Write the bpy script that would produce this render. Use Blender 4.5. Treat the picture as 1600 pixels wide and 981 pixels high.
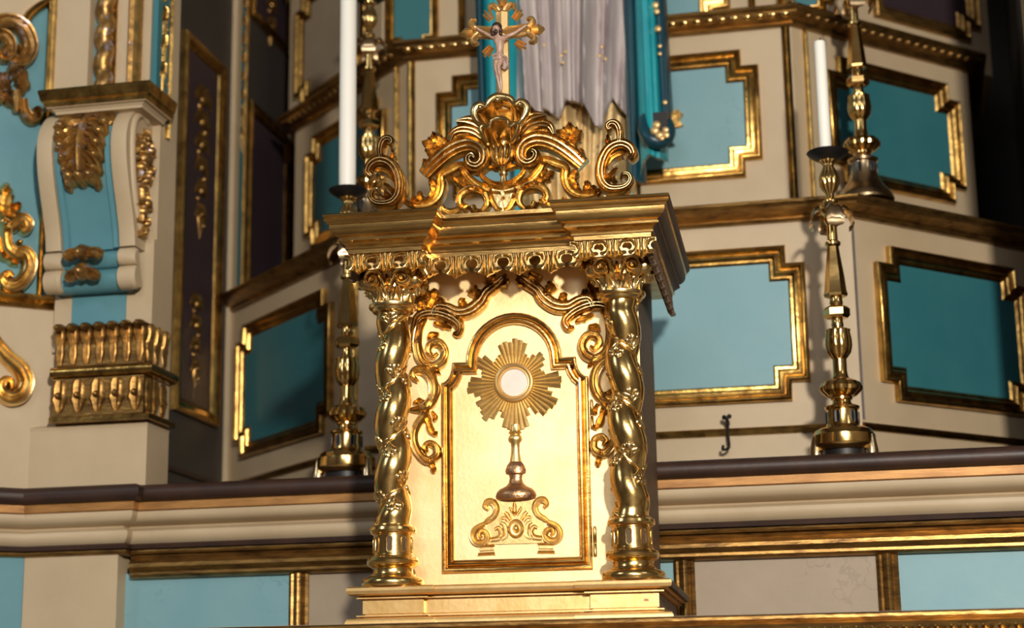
import bpy, math, random
import numpy as np
from mathutils import Vector, Matrix
from mathutils.geometry import tessellate_polygon
random.seed(7)
PI = math.pi
for o in list(bpy.data.objects): bpy.data.objects.remove(o)
SC = bpy.context.scene
COL = SC.collection

# ------------------------------------------------------------------ camera
FPX, YAW, PIT, ROL = 2759.35, 0.1642, 0.2284, -0.0149
CAM = np.array([0.586, -3.5559, -0.3027])
_fw = np.array([-math.sin(YAW)*math.cos(PIT), math.cos(YAW)*math.cos(PIT), math.sin(PIT)])
_r0 = np.array([math.cos(YAW), math.sin(YAW), 0.0]); _u0 = np.cross(_r0, _fw)
RT = _r0*math.cos(ROL)+_u0*math.sin(ROL); UP = _u0*math.cos(ROL)-_r0*math.sin(ROL)
cd = bpy.data.cameras.new('camera'); cam = bpy.data.objects.new('camera', cd); COL.objects.link(cam)
cam.matrix_world = Matrix(((RT[0], UP[0], -_fw[0], CAM[0]), (RT[1], UP[1], -_fw[1], CAM[1]), (RT[2], UP[2], -_fw[2], CAM[2]), (0, 0, 0, 1)))
cd.sensor_width = 36; cd.lens = 36*FPX/1600; cd.clip_start = .05
cd.dof.use_dof = True; cd.dof.focus_distance = 3.60; cd.dof.aperture_fstop = 2.4
SC.camera = cam

# ------------------------------------------------------------------ world, lights, exposure
w = bpy.data.worlds.new('world'); SC.world = w; w.use_nodes = True
w.node_tree.nodes['Background'].inputs[0].default_value = (.55, .68, 1, 1)
w.node_tree.nodes['Background'].inputs[1].default_value = .012
def area(name, loc, target, size, size_y, power, color):
    l = bpy.data.lights.new(name, 'AREA'); l.shape = 'RECTANGLE'; l.size = size; l.size_y = size_y; l.energy = power; l.color = color
    o = bpy.data.objects.new(name, l); COL.objects.link(o); o.location = loc
    o.rotation_euler = (Vector(target)-Vector(loc)).to_track_quat('-Z', 'Y').to_euler(); return o
def lamp(name, loc, r, power, color):
    l = bpy.data.lights.new(name, 'POINT'); l.shadow_soft_size = r; l.energy = power; l.color = color
    o = bpy.data.objects.new(name, l); COL.objects.link(o); o.location = loc; return o
lamp('hanging_lamp_light', (1.40, -4.6, 1.15), .11, 900, (1, .93, .82))                    # lamp hanging in the nave, right of the photographer
area('front_fill_light', (.5, -11.7, 3.5), (0, 0, .5), 3.2, 3.4, 230, (.95, .95, 1))        # added broad fill behind the camera, for shine on the gold
area('side_fill_light', (-5.8, -5.5, 4.2), (0, 0, .5), 1.1, 2.2, 90, (.80, .90, 1))       # added fill from the left, no source known there
area('side_fill_light.001', (5.8, -5.0, 4.2), (0, 0, .5), 1.1, 2.2, 40, (.85, .92, 1))      # weaker added fill from the right, likewise invented
SC.view_settings.view_transform = 'Standard'; SC.view_settings.look = 'None'
SC.view_settings.exposure = 0.0; SC.view_settings.gamma = 1.0; SC.view_settings.use_curve_mapping = False

# ------------------------------------------------------------------ photograph frame -> places on a known plane
def ray(u, v): return _fw + RT*(u-800)/FPX - UP*(v-490.5)/FPX
def onY(u, v, Y):
    d = ray(u, v); q = CAM + d*(Y-CAM[1])/d[1]; return (q[0], q[2])
BANG = math.radians(-2.5); BO = np.array([0, .4, 0.0])       # frame of the throne behind: turned by 2.5 degrees
EX = np.array([math.cos(BANG), math.sin(BANG), 0]); EY = np.array([-math.sin(BANG), math.cos(BANG), 0])
def onB(u, v, yb):
    d = ray(u, v); c = CAM-BO; q = c+d*(yb-c@EY)/(d@EY); return (q@EX, q[2])
def onX(u, v, xb):
    d = ray(u, v); c = CAM-BO; q = c+d*(xb-c@EX)/(d@EX); return (q@EY, q[2])
def Z(x0, y0, s, Y):                                         # enlarged detail at (x0,y0) -> x,z on the tabernacle plane Y
    return lambda *pts: [onY(x0+a/s, y0+b/s, Y) for a, b in pts]

# ------------------------------------------------------------------ materials
def mat(name, col, rough=.5, metal=0, col2=None, scale=8, amt=.5, bump=0, bscale=60, spec=.5, stretch=None, col3=None, t3=.62, scale3=3, crack=0):
    m = bpy.data.materials.new(name); m.use_nodes = True; N = m.node_tree.nodes; L = m.node_tree.links
    b = N['Principled BSDF']; b.inputs['Base Color'].default_value = (*col, 1); b.inputs['Roughness'].default_value = rough
    b.inputs['Metallic'].default_value = metal; b.inputs['Specular IOR Level'].default_value = spec
    tc = N.new('ShaderNodeTexCoord'); mp = N.new('ShaderNodeMapping'); L.new(tc.outputs['Object'], mp.inputs[0])
    if stretch: mp.inputs['Scale'].default_value = stretch
    out = None
    if col2:
        n = N.new('ShaderNodeTexNoise'); n.inputs['Scale'].default_value = scale; n.inputs['Detail'].default_value = 6; n.inputs['Roughness'].default_value = .62
        L.new(mp.outputs[0], n.inputs[0])
        r = N.new('ShaderNodeMapRange'); r.inputs[1].default_value = .5-.25*(1.01-amt)-.02; r.inputs[2].default_value = .5+.25; L.new(n.outputs[0], r.inputs[0])
        x = N.new('ShaderNodeMix'); x.data_type = 'RGBA'; x.inputs[6].default_value = (*col, 1); x.inputs[7].default_value = (*col2, 1)
        L.new(r.outputs[0], x.inputs[0]); out = x.outputs[2]
    if col3:                                                # chips and worn patches with an edge of their own
        n = N.new('ShaderNodeTexNoise'); n.inputs['Scale'].default_value = scale3; n.inputs['Detail'].default_value = 9; n.inputs['Roughness'].default_value = .7
        L.new(mp.outputs[0], n.inputs[0])
        r = N.new('ShaderNodeMapRange'); r.inputs[1].default_value = t3; r.inputs[2].default_value = t3+.03; L.new(n.outputs[0], r.inputs[0])
        x = N.new('ShaderNodeMix'); x.data_type = 'RGBA'; x.inputs[7].default_value = (*col3, 1)
        if out: L.new(out, x.inputs[6])
        else: x.inputs[6].default_value = (*col, 1)
        L.new(r.outputs[0], x.inputs[0]); out = x.outputs[2]
    if crack:                                               # hairline cracks in the paint
        n = N.new('ShaderNodeTexNoise'); n.inputs['Scale'].default_value = crack*2.2; n.inputs['Detail'].default_value = 4; L.new(mp.outputs[0], n.inputs[0])
        ad = N.new('ShaderNodeMixRGB'); ad.blend_type = 'LINEAR_LIGHT'; ad.inputs[0].default_value = .12; L.new(mp.outputs[0], ad.inputs[1]); L.new(n.outputs['Color'], ad.inputs[2])
        v = N.new('ShaderNodeTexVoronoi'); v.feature = 'DISTANCE_TO_EDGE'; v.inputs['Scale'].default_value = crack; L.new(ad.outputs[0], v.inputs['Vector'])
        r = N.new('ShaderNodeMapRange'); r.inputs[1].default_value = .0; r.inputs[2].default_value = .012; r.inputs[3].default_value = 1; r.inputs[4].default_value = 0; L.new(v.outputs['Distance'], r.inputs[0])
        k = N.new('ShaderNodeTexNoise'); k.inputs['Scale'].default_value = crack*.6; L.new(mp.outputs[0], k.inputs[0])
        k2 = N.new('ShaderNodeMapRange'); k2.inputs[1].default_value = .52; k2.inputs[2].default_value = .66; k2.inputs[4].default_value = .5; L.new(k.outputs[0], k2.inputs[0])
        mu = N.new('ShaderNodeMath'); mu.operation = 'MULTIPLY'; L.new(r.outputs[0], mu.inputs[0]); L.new(k2.outputs[0], mu.inputs[1])
        x = N.new('ShaderNodeMix'); x.data_type = 'RGBA'; x.inputs[7].default_value = (col[0]*.35, col[1]*.35, col[2]*.35, 1)
        L.new(out, x.inputs[6]); L.new(mu.outputs[0], x.inputs[0]); out = x.outputs[2]
    if out: L.new(out, b.inputs['Base Color'])
    if bump:
        n = N.new('ShaderNodeTexNoise'); n.inputs['Scale'].default_value = bscale; n.inputs['Detail'].default_value = 5; L.new(mp.outputs[0], n.inputs[0])
        bp = N.new('ShaderNodeBump'); bp.inputs['Strength'].default_value = bump; bp.inputs['Distance'].default_value = .004
        L.new(n.outputs[0], bp.inputs['Height']); L.new(bp.outputs[0], b.inputs['Normal'])
    return m
M = {}
M['gold'] = mat('gilded_carving', (.96, .72, .33), .25, 1, (.56, .33, .11), 42, .45, .12, 110)
M['goldpol'] = mat('burnished_gold', (.93, .66, .26), .21, 1, (.48, .27, .08), 26, .45, .10, 80)
M['plate'] = mat('gold_leaf_plate', (1, .77, .43), .46, .82, (.88, .58, .23), 6, .55, .06, 120, col3=(.66, .36, .14), t3=.70, scale3=14)
M['plinth'] = mat('worn_gold_leaf', (1, .69, .31), .38, .90, (.80, .49, .16), 16, .5, .06, 90, col3=(.32, .14, .10), t3=.66, scale3=18)
M['corn'] = mat('gold_cornice', (.84, .54, .19), .22, 1, (.42, .22, .06), 22, .55, .08, 70, stretch=(.6, 1.5, 3))
M['oldgold'] = mat('aged_gilding', (.66, .40, .11), .27, 1, (.13, .06, .02), 26, .6, .25, 70, col3=(.52, .36, .30), t3=.72, scale3=24)
M['dullgold'] = mat('dirty_shaded_gilding', (.40, .225, .065), .36, .9, (.075, .036, .016), 30, .6, .3, 70, stretch=(.5, 1, 2.5), col3=(.42, .30, .24), t3=.74, scale3=26)  # dirt, plus shade put into the colour on ledges and side beads
M['carved'] = mat('flaking_gilding', (.50, .28, .075), .36, .75, (.10, .05, .028), 34, .6, .35, 60, col3=(.50, .42, .44), t3=.585, scale3=26)
M['satin'] = mat('satin_gilding', (.95, .70, .31), .38, 1, (.74, .49, .18), 40, .5, .08, 90)
M['bole'] = mat('brown_bole_and_slot_shade', (.075, .042, .022), .62, 0, (.13, .075, .034), 14, .5, .15, 50, stretch=(1, 1, 4))  # bare bole; the drum slots reuse it as painted recess shade
M['ochre'] = mat('ochre_band', (.50, .25, .075), .5, .35, (.26, .11, .03), 22, .5, .2, 60, stretch=(.5, 1, 3))
M['dark'] = mat('dark_bole_rail', (.026, .013, .010), .48, .0, (.055, .024, .014), 14, .5, .12, 60, col3=(.55, .45, .40), t3=.76, scale3=60)
M['cream'] = mat('cream_paint', (.53, .41, .262), .55, 0, (.45, .34, .21), 4, .5, .12, 45)
M['cream2'] = mat('grey_cream_paint', (.36, .282, .20), .55, 0, (.29, .222, .152), 5, .5, .12, 45, crack=4.0)
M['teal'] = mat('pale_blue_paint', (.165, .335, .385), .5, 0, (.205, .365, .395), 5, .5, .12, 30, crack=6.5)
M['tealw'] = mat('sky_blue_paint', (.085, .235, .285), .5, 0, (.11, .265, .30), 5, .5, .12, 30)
M['teald'] = mat('shade_darkened_teal', (.027, .150, .178), .5, 0, (.038, .172, .195), 5, .5, .12, 30, crack=3.2)  # darker copy of the blue: shade of the angled faces put into the colour
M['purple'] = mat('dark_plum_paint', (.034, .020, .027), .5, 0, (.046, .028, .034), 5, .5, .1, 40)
M['brass'] = mat('polished_brass', (.88, .60, .23), .17, 1, (.68, .40, .12), 18, .5, .06, 60)
M['brassw'] = mat('silvered_brass', (.80, .62, .38), .24, 1, (.55, .36, .20), 20, .5, .1, 60)
M['metal_and_shade'] = mat('black_metal_and_shade', (.012, .010, .010), .45, .3)  # black metal; also painted shade in base slots, base gap and mantle fold
M['wax'] = mat('white_wax', (.93, .90, .82), .42, 0, (.90, .86, .76), 6, .4)
M['wax'].node_tree.nodes['Principled BSDF'].inputs['Subsurface Weight'].default_value = .0
M['iron'] = mat('wrought_iron', (.015, .011, .010), .5, .4)
M['flesh'] = mat('painted_flesh', (.55, .36, .26), .4, 0, (.24, .11, .075), 60, .5)
M['hair'] = mat('painted_brown_hair', (.035, .014, .008), .5)
M['cloth'] = mat('painted_loincloth', (.60, .46, .40), .5, 0, (.45, .28, .22), 60, .5)
M['robe'] = mat('mauve_grey_robe', (.56, .50, .475), .40, 0, (.33, .25, .255), 8, .5, .1, 40, stretch=(2, 2, .4))
M['mantle'] = mat('turquoise_mantle', (.012, .27, .33), .30, 0, (.02, .36, .40), 8, .5, .12, 40, col3=(.45, .55, .50), t3=.73, scale3=14)
M['navy'] = mat('dark_navy_lining', (.006, .040, .062), .35, 0, (.010, .065, .085), 9, .5, .1, 40)
M['hem'] = mat('flaked_gold_hem', (.85, .62, .30), .42, .6, (.55, .34, .13), 14, .5, .3, 60, col3=(.09, .055, .055), t3=.60, scale3=12)
M['host'] = mat('ivory_host_disc', (.80, .74, .66), .5, 0, (.74, .66, .57), 30, .5, .05, 90)
M['base_mon'] = mat('worn_bronze_gilding', (.62, .36, .16), .34, .9, (.20, .10, .09), 40, .55, .3, 120)
M['wall'] = mat('nave_plaster', (.13, .105, .08), .8, 0, (.10, .08, .06), 2, .5)
M['floor'] = mat('nave_stone_floor', (.10, .08, .06), .6, 0, (.07, .055, .04), 3, .5)
M['niche'] = mat('shaded_umber_paint', (.050, .041, .034), .6, 0, (.036, .029, .024), 4, .5)  # umber with the shade of the niche put into the colour

# ------------------------------------------------------------------ mesh builder
def catmull(pts, n=6):
    pts = [np.array(p, float) for p in pts]
    if len(pts) < 3: return [pts[0]+(pts[-1]-pts[0])*i/n for i in range(n+1)]
    P = [2*pts[0]-pts[1]]+pts+[2*pts[-1]-pts[-2]]; out = []
    for i in range(1, len(P)-2):
        a, b, c, d = P[i-1:i+3]
        for k in range(n):
            t = k/n; out.append(.5*(2*b+(c-a)*t+(2*a-5*b+4*c-d)*t*t+(3*b-a-3*c+d)*t**3))
    return out+[pts[-1]]
SEC = {'round': [(math.cos(PI-PI*i/6), math.sin(PI*i/6)) for i in range(7)],
       'ridge': [(-1, 0), (-.97, .6), (-.82, .95), (-.62, .9), (-.48, .55), (-.1, .42), (.2, .55), (.34, .9), (.6, 1), (.85, .85), (.97, .5), (1, 0)],
       'chan': [(-1, 0), (-.95, .7), (-.75, 1), (-.5, .75), (-.35, .35), (0, .2), (.35, .35), (.5, .75), (.75, 1), (.95, .7), (1, 0)],
       'leaf': [(-1, .1), (-.75, .75), (-.5, .9), (-.22, .6), (0, .3), (.22, .6), (.5, .9), (.75, .75), (1, .1)],
       'acan': [(-1, 0), (-.96, .45), (-.84, .80), (-.70, .35), (-.62, .32), (-.44, .95), (-.30, .95), (-.16, .40), (-.08, .42), (.10, 1.0), (.28, 1.0), (.42, .42), (.50, .40), (.66, .88), (.80, .80), (.95, .40), (1, 0)],
       'flat': [(-1, 0), (-.95, .8), (-.8, 1), (.8, 1), (.95, .8), (1, 0)],
       'roof': [(-1, 0), (-.9, .3), (0, 1), (.9, .3), (1, 0)]}
class MB:
    def __init__(s): s.v = []; s.f = []
    def add(s, v, f, flip=False):
        k = len(s.v); s.v += [tuple(map(float, p)) for p in v]
        s.f += [tuple(i+k for i in (reversed(q) if flip else q)) for q in f]; return s
    def grid(s, rows, closed=False, cap=False, flip=False):
        n = len(rows[0]); f = []
        for i in range(len(rows)-1):
            for j in range(n if closed else n-1):
                a, b = i*n+j, i*n+(j+1) % n; f.append((a, b, b+n, a+n))
        if cap: f.append(tuple(range(n-1, -1, -1))); f.append(tuple(range((len(rows)-1)*n, len(rows)*n)))
        return s.add([p for r in rows for p in r], f, flip)
    def box(s, a, b):
        x0, y0, z0 = a; x1, y1, z1 = b
        return s.add([(x, y, z) for x in (x0, x1) for y in (y0, y1) for z in (z0, z1)],
                     [(0, 1, 3, 2), (4, 6, 7, 5), (0, 4, 5, 1), (2, 3, 7, 6), (0, 2, 6, 4), (1, 5, 7, 3)])
    def lathe(s, prof, c=(0, 0, 0), n=28, mod=None):
        rows = []
        for r, z in prof:
            row = []
            for j in range(n):
                a = 2*PI*j/n; rr = r*(mod(a, z) if mod else 1); row.append((c[0]+rr*math.cos(a), c[1]+rr*math.sin(a), c[2]+z))
            rows.append(row)
        return s.grid(rows, True, True)
    def ball(s, c, r, n=8, sq=(1, 1, 1)):
        rows = []
        for i in range(1, n):
            a = PI*i/n-PI/2; rows.append([(c[0]+sq[0]*r*math.cos(a)*math.cos(2*PI*j/(n+2)), c[1]+sq[1]*r*math.cos(a)*math.sin(2*PI*j/(n+2)), c[2]+sq[2]*r*math.sin(a)) for j in range(n+2)])
        return s.grid(rows, True, True)
    def ribbon(s, pts, wd, ht, F, sec='ridge', n=6, lobes=0, back=.004, h0=0, lobe_d=.4, flip=False):
        P = catmull(pts, n); m = len(P)-1
        def lerp(v, t):
            if not hasattr(v, '__len__'): return v
            x = t*(len(v)-1); i = min(int(x), len(v)-2); return v[i]+(v[i+1]-v[i])*(x-i)
        rows = []
        for i, q in enumerate(P):
            t = i/m; d = P[min(i+1, m)]-P[max(i-1, 0)]; L = math.hypot(*d) or 1e-9; nx, nz = -d[1]/L, d[0]/L
            wi, hi, hh = lerp(wd, t), lerp(ht, t), lerp(h0, t)
            if lobes:
                e = abs(math.sin(PI*lobes*t)); k = 1-lobe_d*(1-e**.7); kh = .75+.25*e
            else: k = kh = 1
            row = []
            for sx, sh in SEC[sec]:
                row.append(F(q[0]+nx*wi*k*sx, q[1]+nz*wi*k*sx, hh+hi*kh*sh))
            row.append(F(q[0]+nx*wi*k*.96, q[1]+nz*wi*k*.96, hh-back)); row.append(F(q[0]-nx*wi*k*.96, q[1]-nz*wi*k*.96, hh-back))
            rows.append(row)
        return s.grid(rows, True, True, flip)
    def plate(s, polys, F, t=.006, bev=.0015, flip=False):
        """flat outline with optional holes, thickness t, small chamfer on the outer edge"""
        vs = [[Vector((a, b, 0)) for a, b in p] for p in polys]
        tri = tessellate_polygon(vs); flat = [q for p in polys for q in p]
        N = len(flat); V = [F(a, b, t) for a, b in flat]+[F(a, b, 0) for a, b in flat]
        f = [tuple(q) for q in tri]+[tuple(i+N for i in reversed(q)) for q in tri]
        k = 0
        for p in polys:
            m = len(p)
            for j in range(m): a, b = k+j, k+(j+1) % m; f.append((a, a+N, b+N, b))
            k += m
        return s.add(V, f, flip)
    def boss(s, c, r, h, F, n=10, flip=False):
        rows = [[F(c[0]+r*math.cos(e)*math.cos(2*PI*j/n), c[1]+r*math.cos(e)*math.sin(2*PI*j/n), h*math.sin(e)-(0 if e > 0 else .002)) for j in range(n)] for e in (0, .4, .8, 1.15, 1.45)]
        return s.grid(rows, True, True, flip)
    def mould(s, path, prof, F, closed=False, flip=False):
        """profile (in-plane offset to the left of the path, height) swept with mitred corners"""
        P = [np.array(p, float) for p in path]; n = len(P); rows = []
        for i in range(n):
            a = P[i]-P[i-1] if (i or closed) else P[1]-P[0]; b = P[(i+1) % n]-P[i] if (i < n-1 or closed) else P[-1]-P[-2]
            a = a/np.linalg.norm(a); b = b/np.linalg.norm(b); na = np.array([-a[1], a[0]]); nb = np.array([-b[1], b[0]])
            m = (na+nb)/max(.25, 1+na@nb)
            rows.append([F(*(P[i]+m*o), h) for o, h in prof])
        if closed: rows.append(rows[0])
        s.grid(rows, False, False, flip)
        if not closed:
            k = len(s.v)-len(rows)*len(prof); m = len(prof)
            s.f.append(tuple(range(k+m-1, k-1, -1))); s.f.append(tuple(range(k+(n-1)*m, k+n*m)))
        return s
    def mirror(s):
        k = len(s.v); s.v += [(-x, y, z) for x, y, z in s.v[:k]]; s.f += [tuple(i+k for i in reversed(q)) for q in s.f[:]]; return s
    def mirrored(s):
        m = MB(); m.v = [(-x, y, z) for x, y, z in s.v]; m.f = [tuple(reversed(q)) for q in s.f]; return m
    def move(s, d): s.v = [(x+d[0], y+d[1], z+d[2]) for x, y, z in s.v]; return s
    def build(s, name, m, parent=None, smooth=38, label=None, fix=True):
        me = bpy.data.meshes.new(name); me.from_pydata(s.v, [], s.f)
        import bmesh
        if fix:
            b = bmesh.new(); b.from_mesh(me); bmesh.ops.remove_doubles(b, verts=b.verts, dist=1e-6); bmesh.ops.recalc_face_normals(b, faces=b.faces); b.to_mesh(me); b.free()
        me.materials.append(M[m]); o = bpy.data.objects.new(name, me); COL.objects.link(o)
        if smooth:
            me.polygons.foreach_set('use_smooth', [True]*len(me.polygons)); me.set_sharp_from_angle(angle=math.radians(smooth))
        if parent: attach(o, parent)
        if label: o['label'] = label
        return o
def attach(o, parent):
    """meshes are written in the frame of their thing: undo the thing's base point"""
    o.parent = parent
    if 'base' in ROOT.get(parent.name, {}): o.location = [-c for c in ROOT[parent.name]['base']]
ROOT = {}
def tag(o, label=None, cat=None, group=None, kind=None):
    if label: o['label'] = label
    if cat: o['category'] = cat
    if group: o['group'] = group
    if kind: o['kind'] = kind
    return o
def thing(name, label, cat, base=(0, 0, 0), group=None, bg=False, kind=None):
    o = bpy.data.objects.new(name, None); COL.objects.link(o); o.empty_display_size = .05
    b = np.array(base, float)
    if bg: o.location = BO+b[0]*EX+b[1]*EY+np.array([0, 0, b[2]]); o.rotation_euler = (0, 0, BANG)
    else: o.location = b
    ROOT[o.name] = {'base': tuple(b)}
    return tag(o, label, cat, group, kind)
def copy_of(src, parent, loc=None):
    o = src.copy(); COL.objects.link(o); o.parent = parent
    if loc is not None: o.location = loc
    return o
def spiral(c, r0, r1, a0, a1, n=9):
    return [(c[0]+(r0+(r1-r0)*i/n)*math.cos(math.radians(a0+(a1-a0)*i/n)), c[1]+(r0+(r1-r0)*i/n)*math.sin(math.radians(a0+(a1-a0)*i/n))) for i in range(n+1)]
ID3 = lambda x, y, z: (x, y, z)

# ================================================================== THE SETTING: nave shell
def struct(name, mb, m, smooth=38): return tag(mb.build(name, m, None, smooth), kind='structure')
struct('floor', MB().box((-6, -12, -1.5), (6, 3.2, -1.35)), 'floor')
struct('ceiling', MB().box((-6, -12, 7.5), (6, 3.2, 7.7)), 'wall')
struct('wall_left', MB().box((-6.2, -12, -1.35), (-6, 3.2, 7.5)), 'wall')
struct('wall_right', MB().box((6, -12, -1.35), (6.2, 3.2, 7.5)), 'wall')
struct('wall_entrance', MB().box((-6, -12.2, -1.35), (6, -12, 7.5)), 'wall')
struct('wall_back', MB().box((-6, 3.0, -1.35), (6, 3.2, 7.5)), 'wall')

# ================================================================== altar table (its gilded front edge crosses the foot of the picture)
alt = thing('altar_table', 'altar table with a gilded leaf-carved front edge below the golden tabernacle', 'altar', (0, 0, -1.35))
MB().box((-1.55, -.285, -.150), (1.75, .36, -.114)).build('tabletop', 'cream2', alt)
FH = lambda x, y, h: (x, y, h)
MB().mould([(1.75, -.285), (-1.55, -.285)], [(0, -.1145), (.016, -.1155), (.020, -.119), (.020, -.124), (.014, -.127), (.012, -.131), (.016, -.134), (.013, -.140), (.006, -.155), (.004, -.175), (0, -.178)], FH).build('edge_moulding', 'dullgold', alt)
lf = MB(); Fl = lambda x, z, h: (x, -h, z)
lf.ribbon([(0, .0), (0, -.016), (0, -.036)], [.012, .014, .002], [.006, .010, .004], Fl, 'leaf', 4, lobes=2)
leaf0 = None
for i in range(118):
    x = -1.52+i*.0277
    if leaf0 is None:
        leaf0 = lf.build('carved_leaf', 'oldgold', alt); leaf0.location = (x, -.2915, -.134+1.35); ob = leaf0
    else: ob = copy_of(leaf0, alt, (x, -.2915, -.134+1.35))
MB().box((-1.5, -.27, -1.35), (1.7, -.25, -.17)).build('front_panel', 'cream', alt)
MB().box((-1.5, .30, -1.35), (1.7, .34, -.15)).build('rear_panel', 'cream', alt)

# ================================================================== gradine: the shelf that carries the front candlesticks
BKX = -1.005
gpath = [(2.3, 0), (BKX, 0), (BKX, -.03), (-1.262, -.03), (-2.1, -.72)]
gr = thing('altar_shelf', 'cream and blue panelled altar shelf with a dark rounded edge behind the tabernacle', 'shelf', (0, 0, -1.35), bg=True)
def band(name, prof, m, parent, path=gpath, F=FH): return MB().mould(path, prof, F).build(name, m, parent)
arc = lambda c, h, r, a0, a1, n=8: [(c+r*math.cos(math.radians(a0+(a1-a0)*i/n)), h+r*math.sin(math.radians(a0+(a1-a0)*i/n))) for i in range(n+1)]
band('dark_nosing', [(-.02, .2630)]+arc(.034, .2425, .0205, 90, -90)+[(-.02, .2220)], 'dark', gr)
band('ochre_band', [(-.02, .2218), (.034, .2218), (.034, .2040), (.030, .2012), (-.02, .2010)], 'ochre', gr)
band('cove_moulding', [(-.02, .2008), (.029, .2008), (.029, .192), (.026, .184), (.017, .1765), (.003, .1715), (-.006, .1690), (-.008, .1655), (-.001, .1625), (.008, .157), (.010, .150), (.008, .141), (.002, .133), (-.004, .128), (-.03, .1278)], 'cream', gr)
band('dark_fillet', [(-.03, .1276), (.004, .1276), (.007, .124), (.004, .116), (-.004, .113), (-.03, .1128)], 'dark', gr)
band('gold_fillet', [(-.03, .1126), (.004, .1126), (.006, .108), (.003, .1035), (-.006, .1010), (-.03, .1008)], 'dullgold', gr)
rp = [(2.3, .0), (BKX+.004, .0)]
band('panel_rail', [(-.03, .1006), (.000, .1006), (.004, .096), (.001, .092), (.006, .086), (.013, .080), (.014, .072), (.009, .066), (.004, .060), (.0045, .054), (.000, .049), (-.010, .046), (-.03, .0455)], 'dullgold', gr, rp)
panels = [(-1.005, -.6125, 'teal'), (-.566, -.16, 'cream2'), (-.115, .287, 'teal'), (.33, .734, 'cream2'), (.768, 1.18, 'teal'), (1.22, 1.63, 'cream2'), (1.67, 2.25, 'teal')]
for i, (a, b, m) in enumerate(panels):
    MB().box((a-.02, .022, -.20), (b+.02, .04, .06)).build('panel', m, gr)
    if i: MB().mould([((panels[i-1][1]+a)/2, -.20), ((panels[i-1][1]+a)/2, .060)], [(.024, -.02), (.0235, .002), (.017, .006), (.012, .004), (.008, .010), (0, .013), (-.008, .010), (-.012, .004), (-.017, .006), (-.0235, .002), (-.024, -.02)], lambda x, z, h: (x, .018-h, z)).build('stile', 'dullgold', gr)
# plinth of the pilaster, left
MB().box((-1.262, -.026, -.20), (BKX-.018, .04, .1012)).build('plinth_panel', 'cream', gr)
fa = lambda s, h, z: (-1.262-.772*s+.636*h*-1, -.026-.636*s-.772*h*1, z)
ob = MB(); q = [(-1.264, -.024), (-2.1, -.712)]; ob.add([(q[0][0], q[0][1], -.2), (q[1][0], q[1][1], -.2), (q[1][0], q[1][1], .102), (q[0][0], q[0][1], .102), (q[0][0], q[0][1]+.05, -.2), (q[1][0], q[1][1]+.05, -.2), (q[1][0], q[1][1]+.05, .102), (q[0][0], q[0][1]+.05, .102)], [(0, 1, 2, 3), (7, 6, 5, 4), (0, 4, 5, 1), (3, 2, 6, 7), (0, 3, 7, 4), (1, 5, 6, 2)])
ob.build('side_panel', 'tealw', gr)
# shelf top and body
sp = [(2.3, .01), (BKX, .01), (BKX, -.02), (-1.262, -.02), (-2.1, -.70), (-2.1, 1.6), (2.3, 1.6)]
MB().plate([sp], lambda x, y, h: (x, y, .2400+h), .0225).build('shelf_top', 'dark', gr)
MB().box((-2.0, .045, -1.35), (2.25, .10, .12)).build('core', 'cream2', gr)

# ================================================================== throne: tiers with chamfered corners and panelled faces
NOTCH = .046
FR = [(0, -.01), (0, .014), (.004, .020), (.009, .022), (.013, .018), (.015, .012), (.020, .015), (.026, .017), (.031, .013), (.033, .007), (.038, .008), (.043, .003), (.044, -.01)]
def notched(x0, x1, z0, z1, n=NOTCH):
    return [(x0+n, z0), (x1-n, z0), (x1-n, z0+n), (x1, z0+n), (x1, z1-n), (x1-n, z1-n), (x1-n, z1), (x0+n, z1), (x0+n, z1-n), (x0, z1-n), (x0, z0+n), (x0+n, z0+n)]
def inset(path, o):
    P = [np.array(p, float) for p in path]; n = len(P); out = []
    for i in range(n):
        a = P[i]-P[i-1]; b = P[(i+1) % n]-P[i]; a = a/np.linalg.norm(a); b = b/np.linalg.norm(b); na = np.array([-a[1], a[0]]); nb = np.array([-b[1], b[0]])
        out.append(tuple(P[i]+(na+nb)/max(.25, 1+na@nb)*o))
    return out
def framed(parent, path, F, m, fm='oldgold', prof=FR, wd=.041, depth=.003):
    MB().plate([inset(path, wd)], lambda a, b, h: F(a, b, h-.004), .004+depth).build('panel', m, parent, 20)
    MB().mould(path, prof, F, True).build('panel_frame', fm, parent)
def face(x0, y0, ang):
    """frame of a vertical face: distance along it, height, distance out towards the room"""
    c, s = math.cos(math.radians(ang)), math.sin(math.radians(ang))
    nx, ny = (s, -c)
    if ny > 0: nx, ny = -nx, -ny
    return lambda a, z, h: (x0+c*a+nx*h, y0+s*a+ny*h, z)
def slab(parent, name, F, a0, a1, z0, z1, m, h1=0, h0=-.03):
    return MB().add([F(a, z, h) for a in (a0, a1) for z in (z0, z1) for h in (h0, h1)], [(0, 1, 3, 2), (4, 6, 7, 5), (0, 4, 5, 1), (2, 3, 7, 6), (0, 2, 6, 4), (1, 5, 7, 3)]).build(name, m, parent, 30)
LEDGE = [(-.03, 0), (.012, 0), (.016, .006), (.014, .012), (.022, .016), (.034, .024), (.044, .028), (.046, .032), (.052, .034), (.056, .040), (.055, .047), (.050, .050), (-.03, .050)]
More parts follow.
